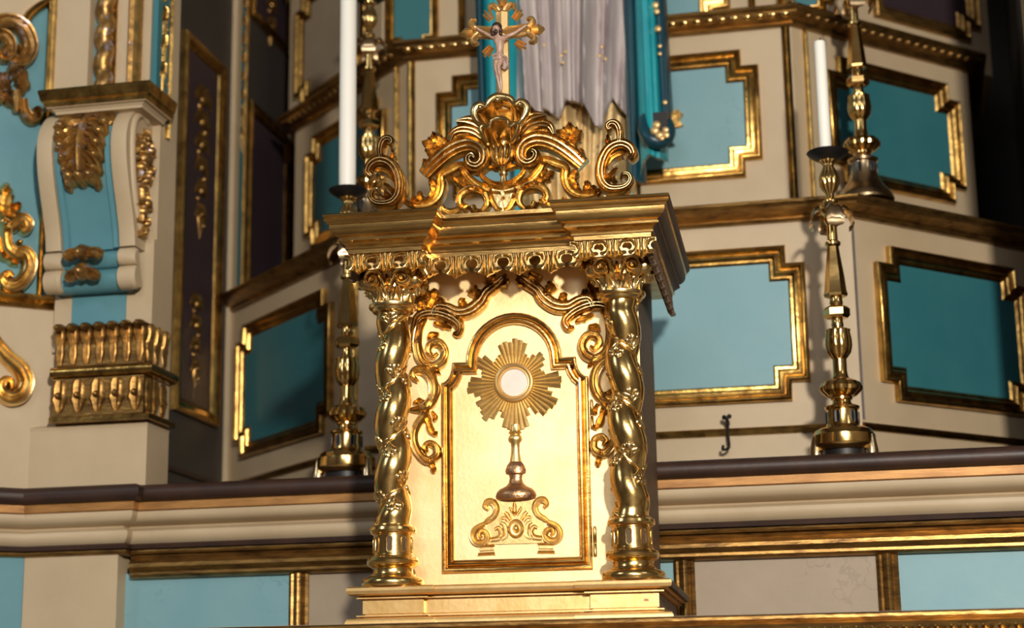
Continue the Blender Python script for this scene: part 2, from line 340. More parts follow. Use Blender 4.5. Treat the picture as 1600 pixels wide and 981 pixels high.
def tier(name, label, xl, xr, yb, LL, LRr, z0, z1, z2, beads=False):
    t = thing(name, label, 'altar tier', ((xl+xr)/2, yb, z0), bg=True)
    Ff, Fl_, Fr = face(xl, yb, 0), face(xl, yb, 135), face(xr, yb, 45)
    c = math.sqrt(.5)
    pth = [(xr+c*LRr, yb+c*LRr+.5), (xr+c*LRr, yb+c*LRr), (xr, yb), (xl, yb), (xl-c*LL, yb+c*LL), (xl-c*LL, yb+c*LL+.5)]
    body = MB().mould(pth, [(0, z1), (0, z0), (-.03, z0), (-.03, z1)], FH)
    body.build('cream_wall', 'cream', t, 30)
    MB().mould(pth, [(o, z1-.002+h*(z2-z1)/.05) for o, h in LEDGE], FH).build('ledge_moulding', 'dullgold', t)  # gilding darkened: shade of the angled ledges put into the colour
    MB().plate([[(x, y) for x, y in pth]], lambda x, y, h: (x, y, z2-.012+h), .010).build('ledge_top', 'cream2', t, 30)
    return t, Ff, Fl_, Fr, pth
def strip(parent, F, a, w, z0, z1, m='oldgold', h=.012):
    MB().mould([(a, z0), (a, z1)], [(w/2, -.004), (w/2, h*.6), (w*.25, h), (0, h*.7), (-w*.25, h), (-w/2, h*.6), (-w/2, -.004)], F).build('gilded_strip', m, parent)
# lower tier
t1, F1, F1L, F1R, p1 = tier('throne_tier', 'lowest throne tier with large pale blue panel behind the tabernacle', -.55, .712, .35, .815, .86, .2625, .905, .952)
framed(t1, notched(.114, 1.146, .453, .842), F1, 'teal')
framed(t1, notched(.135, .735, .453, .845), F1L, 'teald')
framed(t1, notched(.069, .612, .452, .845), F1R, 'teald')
for F_, a0, a1 in ((F1, .02, 1.24), (F1L, .0, .815), (F1R, .0, .86)):
    MB().mould([(a0, .384), (a1, .384)], [(-.011, -.003), (-.010, .006), (0, .010), (.008, .006), (.010, -.003)], F_).build('base_rail', 'oldgold', t1)
strip(t1, F1R, .006, .006, .40, .905, 'dark', .004); strip(t1, F1L, .006, .010, .40, .905)
# middle tier
t2, F2, F2L, F2R, p2 = tier('throne_tier', 'middle throne tier with beaded ledge behind the turquoise-cloaked statue', -.475, .585, .55, .70, .67, .940, 1.500, 1.548)
framed(t2, notched(.086, .970, 1.088, 1.443), F2, 'teal')
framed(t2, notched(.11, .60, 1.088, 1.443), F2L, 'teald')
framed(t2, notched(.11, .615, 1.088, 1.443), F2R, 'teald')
for a in (.014, 1.046): strip(t2, F2, a, .022, .952, 1.50)
strip(t2, F2R, .045, .010, .952, 1.50); strip(t2, F2L, .045, .010, .952, 1.50)
bead0 = None
bead_of = {}
def beads(t, F, a0, a1, z, h, step, m='gold'):
    bead0 = bead_of.get(m)
    base = ROOT[t.name]['base']
    n = int((a1-a0)/step)
    for i in range(n+1):
        p = F(a0+step*i, z, h); loc = tuple(p[k]-base[k] for k in range(3))
        if bead0 is None: bead0 = MB().ball((0, 0, 0), .011, 6, (1.15, .9, .85)).build('bead', m, t); bead0.location = loc; bead_of[m] = bead0
        else: copy_of(bead0, t, loc)
beads(t2, F2, .01, 1.06, 1.523, .036, .0335); beads(t2, F2R, .03, .66, 1.523, .036, .0335, 'dullgold'); beads(t2, F2L, .03, .69, 1.523, .036, .0335, 'dullgold')  # side beads darker than front ones: their dimmer light is painted in
# top tier
x3 = onB(597, 40, .75)[0]; x3r = .11-x3
t3, F3, F3L, F3R, p3 = tier('throne_tier', 'uppermost throne tier cut off by the top of the picture', x3, x3r, .75, .62, .60, 1.535, 2.05, 2.10)
pa, pb_, ps = onB(603, 40, .75)[0]-x3, onB(686, 40, .75)[0]-x3, onB(722, 30, .75)[0]-x3; W3 = x3r-x3
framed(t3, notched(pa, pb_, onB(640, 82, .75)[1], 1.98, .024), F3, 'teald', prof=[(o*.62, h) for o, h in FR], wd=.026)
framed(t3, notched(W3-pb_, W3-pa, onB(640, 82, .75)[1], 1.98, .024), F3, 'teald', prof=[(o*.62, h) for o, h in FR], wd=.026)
framed(t3, notched(ps+.06, W3-ps-.06, 1.60, 1.98), F3, 'teal')
for a_ in (ps, W3-ps): strip(t3, F3, a_, .020, 1.55, 2.05)
framed(t3, notched(.08, .55, 1.60, 1.98), F3L, 'cream2'); framed(t3, notched(.08, .55, 1.62, 1.98), F3R, 'purple', 'dullgold')

# iron hook below the big blue panel
hk = thing('iron_hook', 'small black iron hook on the cream wall right of the tabernacle', 'hook', (onB(1137, 677, .32)[0], .345, onB(1137, 677, .32)[1]), bg=True)
def tube(mb, pts, r, n=7, up=(0, 0, 1), sub=5):
    P = catmull(pts, sub); rows = []
    for i, q in enumerate(P):
        d = P[min(i+1, len(P)-1)]-P[max(0, i-1)]; d = d/np.linalg.norm(d); a = np.cross(d, np.array(up, float))
        if np.linalg.norm(a) < 1e-3: a = np.cross(d, [1, 0, 0])
        a = a/np.linalg.norm(a); b = np.cross(d, a); rr = r if not hasattr(r, '__len__') else float(np.interp(i/(len(P)-1), np.linspace(0, 1, len(r)), r))
        rows.append([tuple(q+rr*(a*math.cos(2*PI*j/n)+b*math.sin(2*PI*j/n))) for j in range(n)])
    return mb.grid(rows, True, True)
hx, hz = onB(1137, 677, .32)
tube(MB(), [(hx-.004, .30, hz+.036), (hx+.001, .318, hz+.030), (hx, .325, hz), (hx+.002, .322, hz-.028), (hx+.0, .312, hz-.038), (hx-.012, .306, hz-.041), (hx-.010, .300, hz-.032)], .0035, up=(1, 0, 0)).build('hook_rod', 'iron', hk)
mb = MB(); mb.ball((hx-.006, .312, hz+.038), .006); mb.ball((hx+.006, .312, hz+.040), .006); mb.box((hx-.004, .318, hz+.024), (hx+.004, .350, hz+.032)); mb.build('hook_head', 'iron', hk)

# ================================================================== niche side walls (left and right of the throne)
wl = thing('wall_left_niche', None, None, (-1.15, .9, .26), bg=True, kind='structure')
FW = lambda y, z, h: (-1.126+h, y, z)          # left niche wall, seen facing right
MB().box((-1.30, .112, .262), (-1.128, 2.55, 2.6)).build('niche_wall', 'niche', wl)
def rect(a0, a1, z0, z1): return [(a0, z0), (a1, z0), (a1, z1), (a0, z1)]
FRN = [(0, -.01), (0, .012), (.006, .018), (.014, .014), (.018, .010), (.026, .014), (.032, .010), (.040, .002), (.042, -.01)]
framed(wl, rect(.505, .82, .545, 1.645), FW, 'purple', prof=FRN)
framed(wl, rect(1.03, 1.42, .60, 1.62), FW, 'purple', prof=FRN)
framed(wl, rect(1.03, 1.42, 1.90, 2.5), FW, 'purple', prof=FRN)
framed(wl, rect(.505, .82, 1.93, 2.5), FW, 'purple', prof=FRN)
MB().mould([(.10, .385), (.94, .385)], [(-.010, -.003), (-.008, .008), (.004, .008), (.008, -.003)], FW).build('wall_rail', 'dark', wl)
MB().box((-1.127, .895, .262), (-1.110, .932, 2.6)).build('corner_post', 'cream', wl)
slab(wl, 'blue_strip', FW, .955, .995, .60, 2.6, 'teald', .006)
strip(wl, FW, .9985, .016, .60, 2.6)
def pendant(parent, F, a, z, L, w, m='carved', n=4, name='carved_pendant'):
    """hanging bunch of leaves and buds, carved in relief"""
    mb = MB()
    for i in range(n):
        zz = z-L*i/n; k = 1-.5*i/n
        mb.ribbon([(a, zz), (a-.35*w*k, zz-.25*L/n), (a-.95*w*k, zz-.7*L/n)], [.20*w, .42*w*k, .05*w], [.010, .018, .004], F, 'leaf', 3, lobes=2)
        mb.ribbon([(a, zz), (a+.35*w*k, zz-.25*L/n), (a+.95*w*k, zz-.7*L/n)], [.20*w, .42*w*k, .05*w], [.010, .018, .004], F, 'leaf', 3, lobes=2)
        mb.boss((a, zz-.45*L/n), .30*w*k, .018, F)
        mb.boss((a+.3*w*(1 if i % 2 else -1), zz-.85*L/n), .20*w*k, .014, F)
    mb.ribbon([(a, z-L*.85), (a, z-L*.95), (a, z-L*1.08)], [.3*w, .25*w, .02*w], [.012, .012, .004], F, 'leaf', 3)
    return mb.build(name, m, parent)
pendant(wl, FW, .665, 1.52, .42, .075, n=6, m='dullgold'); pendant(wl, FW, .655, .90, .25, .055, n=4, m='dullgold'); pendant(wl, FW, 1.23, 2.2, .30, .07, n=4, m='dullgold')
pendant(wl, FW, .975, 2.3, .85, .03, n=14, m='dullgold')
wr = thing('wall_right_niche', None, None, (1.45, .9, .26), bg=True, kind='structure')
FWR = lambda y, z, h: (1.32-h, y, z)
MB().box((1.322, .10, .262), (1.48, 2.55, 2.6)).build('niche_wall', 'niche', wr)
MB().box((1.135, -.03, .262), (1.48, .095, 2.6)).build('pier', 'cream', wr)
def yR(px): return onX(px, 120, 1.32)[0]
for p0, p1, m in ((1500, 1522, 'cream2'), (1539, 1562, 'cream2'), (1592, 1606, 'cream2')):
    y1, y0 = yR(p0), yR(p1); slab(wr, 'pale_pier', FWR, min(y0, y1), max(y0, y1), .27, 2.55, m, .016)
for p0 in (1529, 1585): strip(wr, FWR, yR(p0), abs(yR(p0+5)-yR(p0-5)), .27, 2.55)
for a, b, z0, z1 in ((.50, .80, .55, 1.64), (.50, .80, 1.85, 2.5)):
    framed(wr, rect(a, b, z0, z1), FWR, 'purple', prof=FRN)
MB().box((1.28, .93, .262), (1.32, .97, 2.6)).build('corner_post', 'cream', wr)
nb = thing('wall_back_niche', None, None, (0, 2.5, .26), bg=True, kind='structure')
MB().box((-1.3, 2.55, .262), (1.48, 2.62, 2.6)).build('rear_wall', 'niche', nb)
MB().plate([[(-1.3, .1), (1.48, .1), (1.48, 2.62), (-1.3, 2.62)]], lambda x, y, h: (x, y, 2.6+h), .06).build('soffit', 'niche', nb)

# ================================================================== left pilaster with its console bracket
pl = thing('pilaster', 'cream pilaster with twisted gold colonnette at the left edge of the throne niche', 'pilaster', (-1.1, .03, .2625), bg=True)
PX0, PX1 = -1.215, -.962
mb = MB(); mb.box((-1.262, -.030, .2630), (-.958, .10, .405)); mb.build('pedestal', 'cream', pl)
MB().mould([(-.958, .10), (-.958, -.030), (-1.262, -.030)], [(0, .405), (.002, .412), (-.006, .417), (-.016, .420), (-.03, .4205)], FH).build('pedestal_cap', 'cream', pl)
MB().box((PX0, .0, .417), (PX1, .105, 2.5)).build('shaft', 'cream', pl)
FPf = lambda x, z, h: (x, -.0-h, z)
# carved gilded block (two registers of leaves with a roll between)
gx0, gx1 = -1.200, -.956
zA, zB, zC, zD = onB(160, 655, -.06)[1], onB(160, 588, -.06)[1], onB(160, 568, -.06)[1], onB(160, 508, -.06)[1]
blk = MB(); blk.box((gx0+.004, -.055, zA), (gx1-.004, .0, zB)); blk.box((gx0+.008, -.05, zC), (gx1-.006, 0, zD-.008)); blk = blk.build('carved_block', 'dullgold', pl, label='gilded block carved with upright leaves')
mb = MB(); mb.mould([(gx1, .10), (gx1, -.045), (gx0, -.045)], arc(.006, (zB+zC)/2, (zC-zB)*.45, 90, -90)+[(-.05, zB), (-.05, zC)], FH); mb.build('roll', 'oldgold', blk)
mb = MB(); mb.mould([(gx1, .10), (gx1, -.045), (gx0, -.045)], [(-.03, zA-.002), (.014, zA-.002), (.014, zA+.010), (.006, zA+.016), (-.03, zA+.016)], FH); mb.build('roll', 'oldgold', blk)
for i in range(7):
    x = gx0+.018+i*(gx1-gx0-.036)/6
    mb = MB(); FB = lambda a, z, h: (a, -.048-h, z)
    mb.ribbon([(x, zC+.004), (x, (zC+zD)/2), (x, zD-.006), (x, zD+.004)], [.010, .015, .021, .016], [.008, .010, .022, .030], FB, 'leaf', 4, lobes=3, lobe_d=.25)
    mb.boss((x, zD-.002), .013, .036, FB); mb.build('carved_leaf', 'dullgold', blk)
for i in range(5):
    x = gx0+.024+i*(gx1-gx0-.048)/4
    mb = MB(); FB = lambda a, z, h: (a, -.053-h, z)
    mb.ribbon([(x, zB-.004), (x, (zA+zB)/2), (x, zA+.020)], [.020, .024, .008], [.010, .014, .006], FB, 'leaf', 4, lobes=3, lobe_d=.3)
    mb.boss((x, (zA+zB)/2+.01), .010, .022, FB); mb.build('carved_leaf', 'dullgold', blk)
for i in range(3):
    y = -.028+i*.045; mb = MB(); FS = lambda a, z, h: (gx1-.006+h, a, z)
    mb.ribbon([(y, zC+.004), (y, (zC+zD)/2), (y, zD+.002)], [.010, .018, .018], [.008, .010, .018], FS, 'leaf', 4, lobes=3, lobe_d=.3)
    mb.ribbon([(y, zB-.004), (y, (zA+zB)/2), (y, zA+.020)], [.016, .020, .008], [.008, .012, .006], FS, 'leaf', 4, lobes=3, lobe_d=.3); mb.build('carved_leaf', 'dullgold', blk)
# blue panel between block and bracket
xa, xb_ = onB(116, 485, -.01)[0], onB(200, 485, -.01)[0]; zP0, zP1 = zD-.03, onB(160, 440, -.02)[1]
MB().box((PX0-.002, -.020, zD-.05), (PX1+.002, .0, zP1+.10)).build('bracket_backing', 'cream', pl)
MB().box((xa, -.0235, zP0), (xb_, -.018, zP1+.03)).build('blue_inset', 'tealw', pl)
# console bracket
cs = thing('console_bracket', 'scrolled cream and blue console bracket with gold acanthus leaf on the left pilaster', 'bracket', (-1.09, -.02, onB(140, 460, -.04)[1]), bg=True)
zt, zb = onB(140, 176, -.09)[1], onB(140, 458, -.05)[1]; H = zt-zb
cxl, cxr = onB(64, 300, -.12)[0], onB(203, 300, -.12)[0]
prof = [(.00, -.085), (.04, -.112), (.12, -.140), (.22, -.150), (.34, -.142), (.46, -.124), (.58, -.102), (.68, -.086), (.77, -.078)]
curve = catmull([(zt-H*t, y) for t, y in prof], 5)
low = [(zt-H*.775+.0*k, 0) for k in (0,)]
cz, cy, cr = zt-H*.885, -.070, H*.108
def roll2(z, y, r, a0, a1, st): return [(z+r*math.sin(math.radians(a)), y-r*math.cos(math.radians(a))) for a in range(a0, a1, st)]
scroll = roll2(zt-H*.825, -.066, H*.050, 90, -75, -18)+roll2(zt-H*.935, -.058, H*.066, 75, -150, -18)
side = [(float(z), float(y)) for z, y in curve]+scroll
def console_part(x0, x1, push, m, name, parent, crv):
    mb = MB(); rows = []
    for i, (z, y) in enumerate(crv):
        rows.append([(x0, .0, z), (x0, y-push*.6, z), (x0+(x1-x0)*.15, y-push, z), (x0+(x1-x0)*.5, y-push*1.15, z), (x0+(x1-x0)*.85, y-push, z), (x1, y-push*.6, z), (x1, .0, z)])
    return mb.grid(rows, False, True).build(name, m, parent)
rw = .040
body = console_part(cxl+rw*.5, cxr-rw*.5, -.012, 'tealw', 'blue_channel', cs, side)
for x0 in (cxl, cxr-rw):
    r_ = console_part(x0, x0+rw, .004, 'cream', 'scroll_rim', cs, [(float(z), float(y)) for z, y in curve])
    mb = MB(); rows = [[(x0-.004+(rw+.006)*k, y-.004, z) for k in (0, .1, .5, .9, 1)] for z, y in scroll+scroll[:1]]
    rows = [[(x0-.002, cy+(y-cy)*.9, cz+(z-cz)*.9)]+r[1:-1]+[(x0+rw+.004, cy+(y-cy)*.9, cz+(z-cz)*.9)] for r, (z, y) in zip(rows, scroll+scroll[:1])]
    mb.grid(rows, False); k = len(scroll); nn = 5
    mb.f.append(tuple(i*nn for i in range(k))); mb.f.append(tuple(i*nn+4 for i in range(k-1, -1, -1))); mb.build('lower_volute', 'cream', cs)
# inner blue ridges of the channel
for x in (cxl+rw+.012, cxr-rw-.012):
    mb = MB(); mb.grid([[(x-.009, y+.012, z), (x-.006, y+.002, z), (x+.006, y+.002, z), (x+.009, y+.012, z)] for z, y in [(float(z), float(y)) for z, y in curve]], False, True); mb.build('channel_ridge', 'tealw', cs)
# acanthus on the channel: follows the curve of the bracket
cvz = [float(z) for z, y in curve][::-1]; cvy = [float(y) for z, y in curve][::-1]
FC = lambda x, z, h: (x, float(np.interp(z, cvz, cvy))+.010-h, z)
ax = (cxl+cxr)/2-.004
ac = MB()
zl = [zt-.005, zt-H*.10, zt-H*.20, zt-H*.30, zt-H*.38]
for i in range(6):
    z0 = zt-.002-H*.068*i
    for sg in (-1, 1):
        k = 1.30-.11*i
        ac.ribbon([(ax+sg*.004, z0), (ax+sg*.028*k, z0-.010), (ax+sg*.050*k, z0-.040), (ax+sg*.046*k, z0-.058)], [.010, .019*k, .017*k, .004], [.016, .026, .026, .012], FC, 'leaf', 4, lobes=3, lobe_d=.3)
        ac.boss((ax+sg*.044*k, z0-.040), .014*k, .036, FC)
ac.ribbon([(ax, zt), (ax, zt-H*.2), (ax, zt-H*.40), (ax, zt-H*.455)], [.010, .010, .013, .003], [.024, .030, .034, .020], FC, 'round', 5)
for sg in (-1, 0, 1): ac.boss((ax+sg*.026, zt-H*.405), .020, .044, FC)
ac.build('acanthus_leaf', 'carved', cs, label='worn gilded acanthus leaf')
sc_ = MB(); FSc = lambda x, z, h: (x, cy-cr*.72-h, z)
sc_.ribbon([(ax-.050, cz+.030), (ax, cz+.036), (ax+.050, cz+.030)], [.014, .020, .014], [.016, .030, .016], FSc, 'leaf', 5, lobes=3)
sc_.ribbon([(ax-.044, cz-.028), (ax, cz-.012), (ax+.044, cz-.028)], [.012, .024, .012], [.014, .026, .014], FSc, 'leaf', 5, lobes=3)
sc_.boss((ax, cz+.030), .016, .042, FSc); sc_.boss((ax, cz-.016), .018, .038, FSc); sc_.boss((ax+.036, cz+.026), .012, .034, FSc); sc_.boss((ax-.036, cz+.026), .012, .034, FSc)
sc_.build('carved_knot', 'carved', cs)
# carved bunch on the bracket's right flank
FSd = lambda y, z, h: (cxr-.001+h, y, z)
sd = MB(); yc_ = -.058
for (dy, dz, r) in [(a_*1.35, b_*1.3, c_*1.35) for a_, b_, c_ in ((0, 0, .026), (.020, .022, .018), (-.022, .018, .018), (.022, -.020, .018), (-.020, -.022, .018), (0, .040, .016), (0, -.044, .017), (.012, -.085, .020), (-.006, -.105, .018), (.010, -.125, .014), (.0, -.145, .010))]:
    sd.boss((yc_+dy, zt-H*.27+dz), r*.62, .026, FSd)
    for k in range(3):
        a = 2.1*k+dz*60; sd.ribbon([(yc_+dy, zt-H*.27+dz), (yc_+dy+r*.7*math.cos(a), zt-H*.27+dz+r*.8*math.sin(a)), (yc_+dy+r*1.15*math.cos(a+.5), zt-H*.27+dz+r*1.3*math.sin(a+.5))], [r*.2, r*.42, r*.1], [.016, .026, .012], FSd, 'leaf', 3, lobes=2)
for k in range(7):
    a = k*2*PI/7; sd.ribbon([(yc_+.018*math.cos(a), zt-H*.27+.02*math.sin(a)), (yc_+.034*math.cos(a), zt-H*.27+.040*math.sin(a)), (yc_+.046*math.cos(a+.3), zt-H*.27+.060*math.sin(a+.3))], [.008, .014, .003], [.012, .018, .006], FSd, 'leaf', 3, lobes=2)
sd.ribbon([(yc_, zt-H*.42), (yc_+.006, zt-H*.50), (yc_+.016, zt-H*.60)], [.018, .020, .004], [.018, .022, .006], FSd, 'leaf', 4, lobes=3)
sd.build('carved_bunch', 'carved', cs)
sd = MB(); sd.ribbon([(-.035, zt-.02), (-.075, zt-H*.03), (-.112, zt-H*.10), (-.118, zt-H*.24), (-.102, zt-H*.44), (-.072, zt-H*.60), (-.038, zt-H*.68), (-.018, zt-H*.62), (-.030, zt-H*.57)], [.006, .009, .010, .010, .010, .009, .008, .007, .004], .010, FSd, 'round', 5); sd.build('flank_scroll', 'cream', cs)
# cap of the bracket
cap = thing('bracket_cap', 'gilded slab with cream cove crowning the left console bracket', 'moulding', (-1.08, -.02, zt), bg=True)
czt, czb = onB(150, 132, -.17)[1], onB(150, 155, -.17)[1]; zc0 = zt-.016
cx0, cx1 = onB(58, 150, -.17)[0]+.03, onB(234, 140, -.17)[0]-.03
cp = [(cx1, .0), (cx1, -.14), (cx0, -.14), (cx0, .0)]
MB().mould(cp, [(-.05, zc0), (-.004, zc0), (-.003, zc0+.006), (-.001, zc0+.4*(czb-zc0)), (.004, zc0+.7*(czb-zc0)), (.012, czb-.006), (.014, czb-.004), (-.05, czb-.004)], FH).build('cove', 'cream', cap)
MB().mould(cp, [(-.05, czb-.004), (.016, czb-.004), (.018, czb+.006), (.024, czb+.010), (.030, czt-.004), (.028, czt), (-.05, czt)], FH).build('gilded_slab', 'oldgold', cap)
MB().plate([[(cx1-.03, .0), (cx1-.03, -.11), (cx0+.03, -.11), (cx0+.03, .0)]], lambda x, y, h: (x, y, zc0+.002+h), czt-zc0-.004).build('core', 'cream2', cap)
# pilaster shaft above the cap: strips, inset and twisted colonnette
zu = czt
def vstrip(px0, px1, m, h, name='gilded_strip', rnd=True, lab=None):
    a, b = onB(px0, 60, -.0)[0], onB(px1, 60, -.0)[0]
    if rnd: MB().mould([((a+b)/2, zu), ((a+b)/2, 2.45)], [((b-a)/2, -.004), ((b-a)/2, h*.6), ((b-a)*.3, h), (0, h*.8), (-(b-a)*.3, h), (-(b-a)/2, h*.6), (-(b-a)/2, -.004)], FPf).build(name, m, pl)
    else: MB().box((a, -h, zu), (b, .0, 2.45)).build(name, m, pl)
ux0, ux1 = onB(76, 60, -.036)[0], onB(139, 60, -.036)[0]
MB().box((ux0, -.036, zu), (ux1, .09, 2.45)).build('upper_shaft', 'cream', pl)
MB().mould([(ux0+.009, zu), (ux0+.009, 2.45)], [(.011, -.004), (.010, .008), (.004, .013), (0, .009), (-.004, .013), (-.010, .008), (-.011, -.004)], lambda x, z, h: (x, -.036-h, z)).build('gilded_strip', 'oldgold', pl)
vstrip(141, 181, 'tealw', .002, 'blue_inset', False); vstrip(174, 183, 'oldgold', .010); vstrip(203, 223, 'carved', .022, 'carved_strip')
a, b = onB(148, 60, -.02)[0], onB(176, 60, -.02)[0]; R = (b-a)/2
def twist(mb, cx, cy, z0, z1, rmin, rmax, pitch, hand, n=26, nz=90, ph=0, k=.6):
    rows = []
    for i in range(nz+1):
        z = z0+(z1-z0)*i/nz; row = []
        for j in range(n):
            t = 2*PI*j/n; f = ((1+math.cos(t-hand*2*PI*(z-z0)/pitch-ph))/2)**k; r = rmin+(rmax-rmin)*f
            row.append((cx+r*math.cos(t), cy+r*math.sin(t), z))
        rows.append(row)
    return mb.grid(rows, True, True)
twist(MB(), (a+b)/2, -.012, zu, 2.45, R*.72, R*1.08, .074, 1, 16, 120).build('twisted_colonnette', 'carved', pl, 60)
FSp = lambda y, z, h: (PX1+h, y, z)
ya, yb1 = onX(243, 90, PX1)[0], onX(261, 90, PX1)[0]; wy = yb1-ya
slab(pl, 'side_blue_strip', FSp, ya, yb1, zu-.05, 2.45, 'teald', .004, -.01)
pendant(pl, FSp, (ya+yb1)/2, 2.44, 2.40-zu, wy*.40, n=16, name='carved_garland', m='oldgold')
strip(pl, FSp, yb1+.006, .010, zu-.08, 2.45)

# ================================================================== angled wall of the side altarpiece, far left
sw = thing('wall_left_altarpiece', None, None, (-1.5, -.2, .26), bg=True, kind='structure')
SA = math.radians(180+39.5); sx0, sy0 = -1.21, .012
FA = lambda s, z, h: (sx0+math.cos(SA)*s-math.sin(SA)*-h*-1*-1, sy0+math.sin(SA)*s, z)
_n = np.array([math.sin(-SA+0), 0])
nxa, nya = -math.sin(SA)*-1, math.cos(SA)
if nya > 0: nxa, nya = -nxa, -nya
nxa, nya = (abs(math.sin(SA)), -abs(math.cos(SA)))
FA = lambda s, z, h: (sx0+math.cos(SA)*s+nxa*h, sy0+math.sin(SA)*s+nya*h, z)
def onA(u, v):
    d = ray(u, v); c = CAM-BO; cb = np.array([c@EX, c@EY]); db = np.array([d@EX, d@EY]); n = np.array([nxa, nya])
    t = ((np.array([sx0, sy0])-cb)@n)/(db@n); q = c+t*d; bb = np.array([q@EX, q@EY])-[sx0, sy0]; return (bb@[math.cos(SA), math.sin(SA)], q[2])
def ZA(x0, y0, s): return lambda *pts: [onA(x0+a/s, y0+b/s) for a, b in pts]
zm0, zm1 = onA(30, 478)[1], onA(30, 455)[1]
slab(sw, 'cream_dado', FA, -.02, 1.0, .2630, zm0, 'cream', 0, -.05)
slab(sw, 'blue_field', FA, -.02, 1.0, zm0, 2.5, 'tealw', -.006, -.05)
MB().mould([(-.01, zm0), (1.0, zm0)], [(-.004, -.006), (-.004, .010), (.004, .016), (.010, .010), (.016, .004), (.022, .010), (.030, .012), (.034, .002), (.034, -.006)], FA).build('gilded_sill', 'oldgold', sw)
ab = onA(68, 300)[0]
strip(sw, FA, max(ab, .012), .012, zm0+.03, 2.5)
zz = ZA(0, 0, 4.086)
sp_ = [onA(-40, -10), onA(-40, 55), onA(0, 42), onA(28, 36), onA(45, 22), onA(62, 4), onA(80, -10)]
MB().plate([sp_], FA, .006).build('cream_spandrel', 'cream', sw)
gb = MB(); gb.ribbon(zz((150, 170), (185, 100), (250, 45), (320, 5), (380, -60)), [.012, .013, .012, .012, .010], .020, FA, 'round', 5); gb.build('gilded_rib', 'oldgold', sw)
oc = thing('gilt_cartouche', 'gilded shell cartouche hanging on blue wall, top left corner', 'ornament', (-1.3, -.1, 1.4), bg=True)
g = MB()
g.ribbon(zz((-60, 200), (-10, 160), (60, 150), (130, 180), (170, 240), (185, 320), (150, 390), (90, 400), (60, 340), (90, 300)), [.020, .022, .022, .022, .022, .022, .020, .018, .014, .008], [.030]*9+[.012], FA, 'ridge', 5)
g.ribbon(zz((-40, 250), (10, 240), (50, 280), (50, 350), (10, 380), (-10, 330)), [.014, .018, .018, .018, .014, .008], .030, FA, 'ridge', 5)
for cx, cy_, r in ((75, 450, 34), (110, 320, 26), (20, 310, 26)):
    c_ = zz((cx, cy_))[0]; g.boss(c_, r/4.086/600, .040, FA)
g.ribbon(zz((60, 420), (120, 480), (140, 560), (110, 620)), [.016, .024, .022, .006], .028, FA, 'leaf', 5, lobes=4)
g.ribbon(zz((10, 470), (20, 540), (60, 600)), [.018, .024, .008], .026, FA, 'leaf', 5, lobes=3)
g.ribbon(zz((100, 590), (100, 660), (95, 730)), [.014, .016, .006], .026, FA, 'round', 5)
g.ribbon(zz((140, 640), (150, 720), (190, 770), (235, 755), (235, 715), (205, 715)), [.010, .014, .016, .014, .012, .006], .026, FA, 'ridge', 5)
g.ribbon(zz((-40, 580), (0, 620), (40, 640), (80, 690)), [.02, .022, .018, .008], .024, FA, 'leaf', 5, lobes=3)
g.build('cartouche', 'carved', oc)
oc2 = thing('gilt_scroll_crest', 'gilded scroll crest on the blue wall above the cream dado, left edge', 'ornament', (-1.3, -.1, .85), bg=True)
zz2 = ZA(0, 220, 4.086); g = MB()
g.ribbon(zz2((20, 420), (30, 340), (25, 280)), [.030, .024, .008], .030, FA, 'leaf', 5, lobes=4)
g.ribbon(zz2((-20, 430), (40, 470), (90, 440), (120, 400)), [.018, .020, .018, .006], .030, FA, 'leaf', 5, lobes=3)
g.ribbon(zz2((0, 520), (60, 560), (130, 510), (165, 540), (150, 580), (120, 570)), [.012, .016, .018, .018, .014, .008], .030, FA, 'ridge', 5)
g.ribbon(zz2((30, 580), (40, 680), (90, 730), (150, 720), (180, 780), (160, 870), (100, 930), (40, 930), (10, 890), (40, 860), (70, 880)), [.014, .016, .018, .018, .020, .020, .020, .018, .014, .010, .006], .032, FA, 'ridge', 5)
g.ribbon(zz2((-20, 620), (0, 700), (60, 760), (110, 800)), [.016, .018, .016, .006], .026, FA, 'leaf', 5, lobes=3)
for cx, cy_, r in ((20, 310, 26), (15, 545, 24), (115, 660, 22)): g.boss(zz2((cx, cy_))[0], r/4.086/600, .042, FA)
g.build('scroll_crest', 'gold', oc2)
oc3 = thing('gilt_volute', 'lone gilded volute on the cream dado at the left edge', 'ornament', (-1.35, -.1, .6), bg=True)
zz3 = ZA(0, 440, 4.086); g = MB()
g.ribbon(zz3((-70, 330), (-20, 420), (50, 500), (120, 560), (155, 640), (130, 720), (70, 750), (15, 730), (-5, 680), (20, 640), (55, 650), (60, 690)), [.010, .018, .020, .022, .022, .022, .020, .018, .014, .012, .010, .006], .034, FA, 'ridge', 5)
g.build('volute', 'gold', oc3)

# ================================================================== THE TABERNACLE
tb = thing('tabernacle', 'golden tabernacle with twisted columns and carved door at the centre', 'tabernacle', (0, 0, -.114))
FT = lambda Y: (lambda x, z, h: (x, Y-h, z))
F0 = FT(0)
# body
BW = .262
bd = MB(); bd.box((-BW, 0, -.033), (BW, .34, .640)); bd = bd.build('body', 'plate', tb)
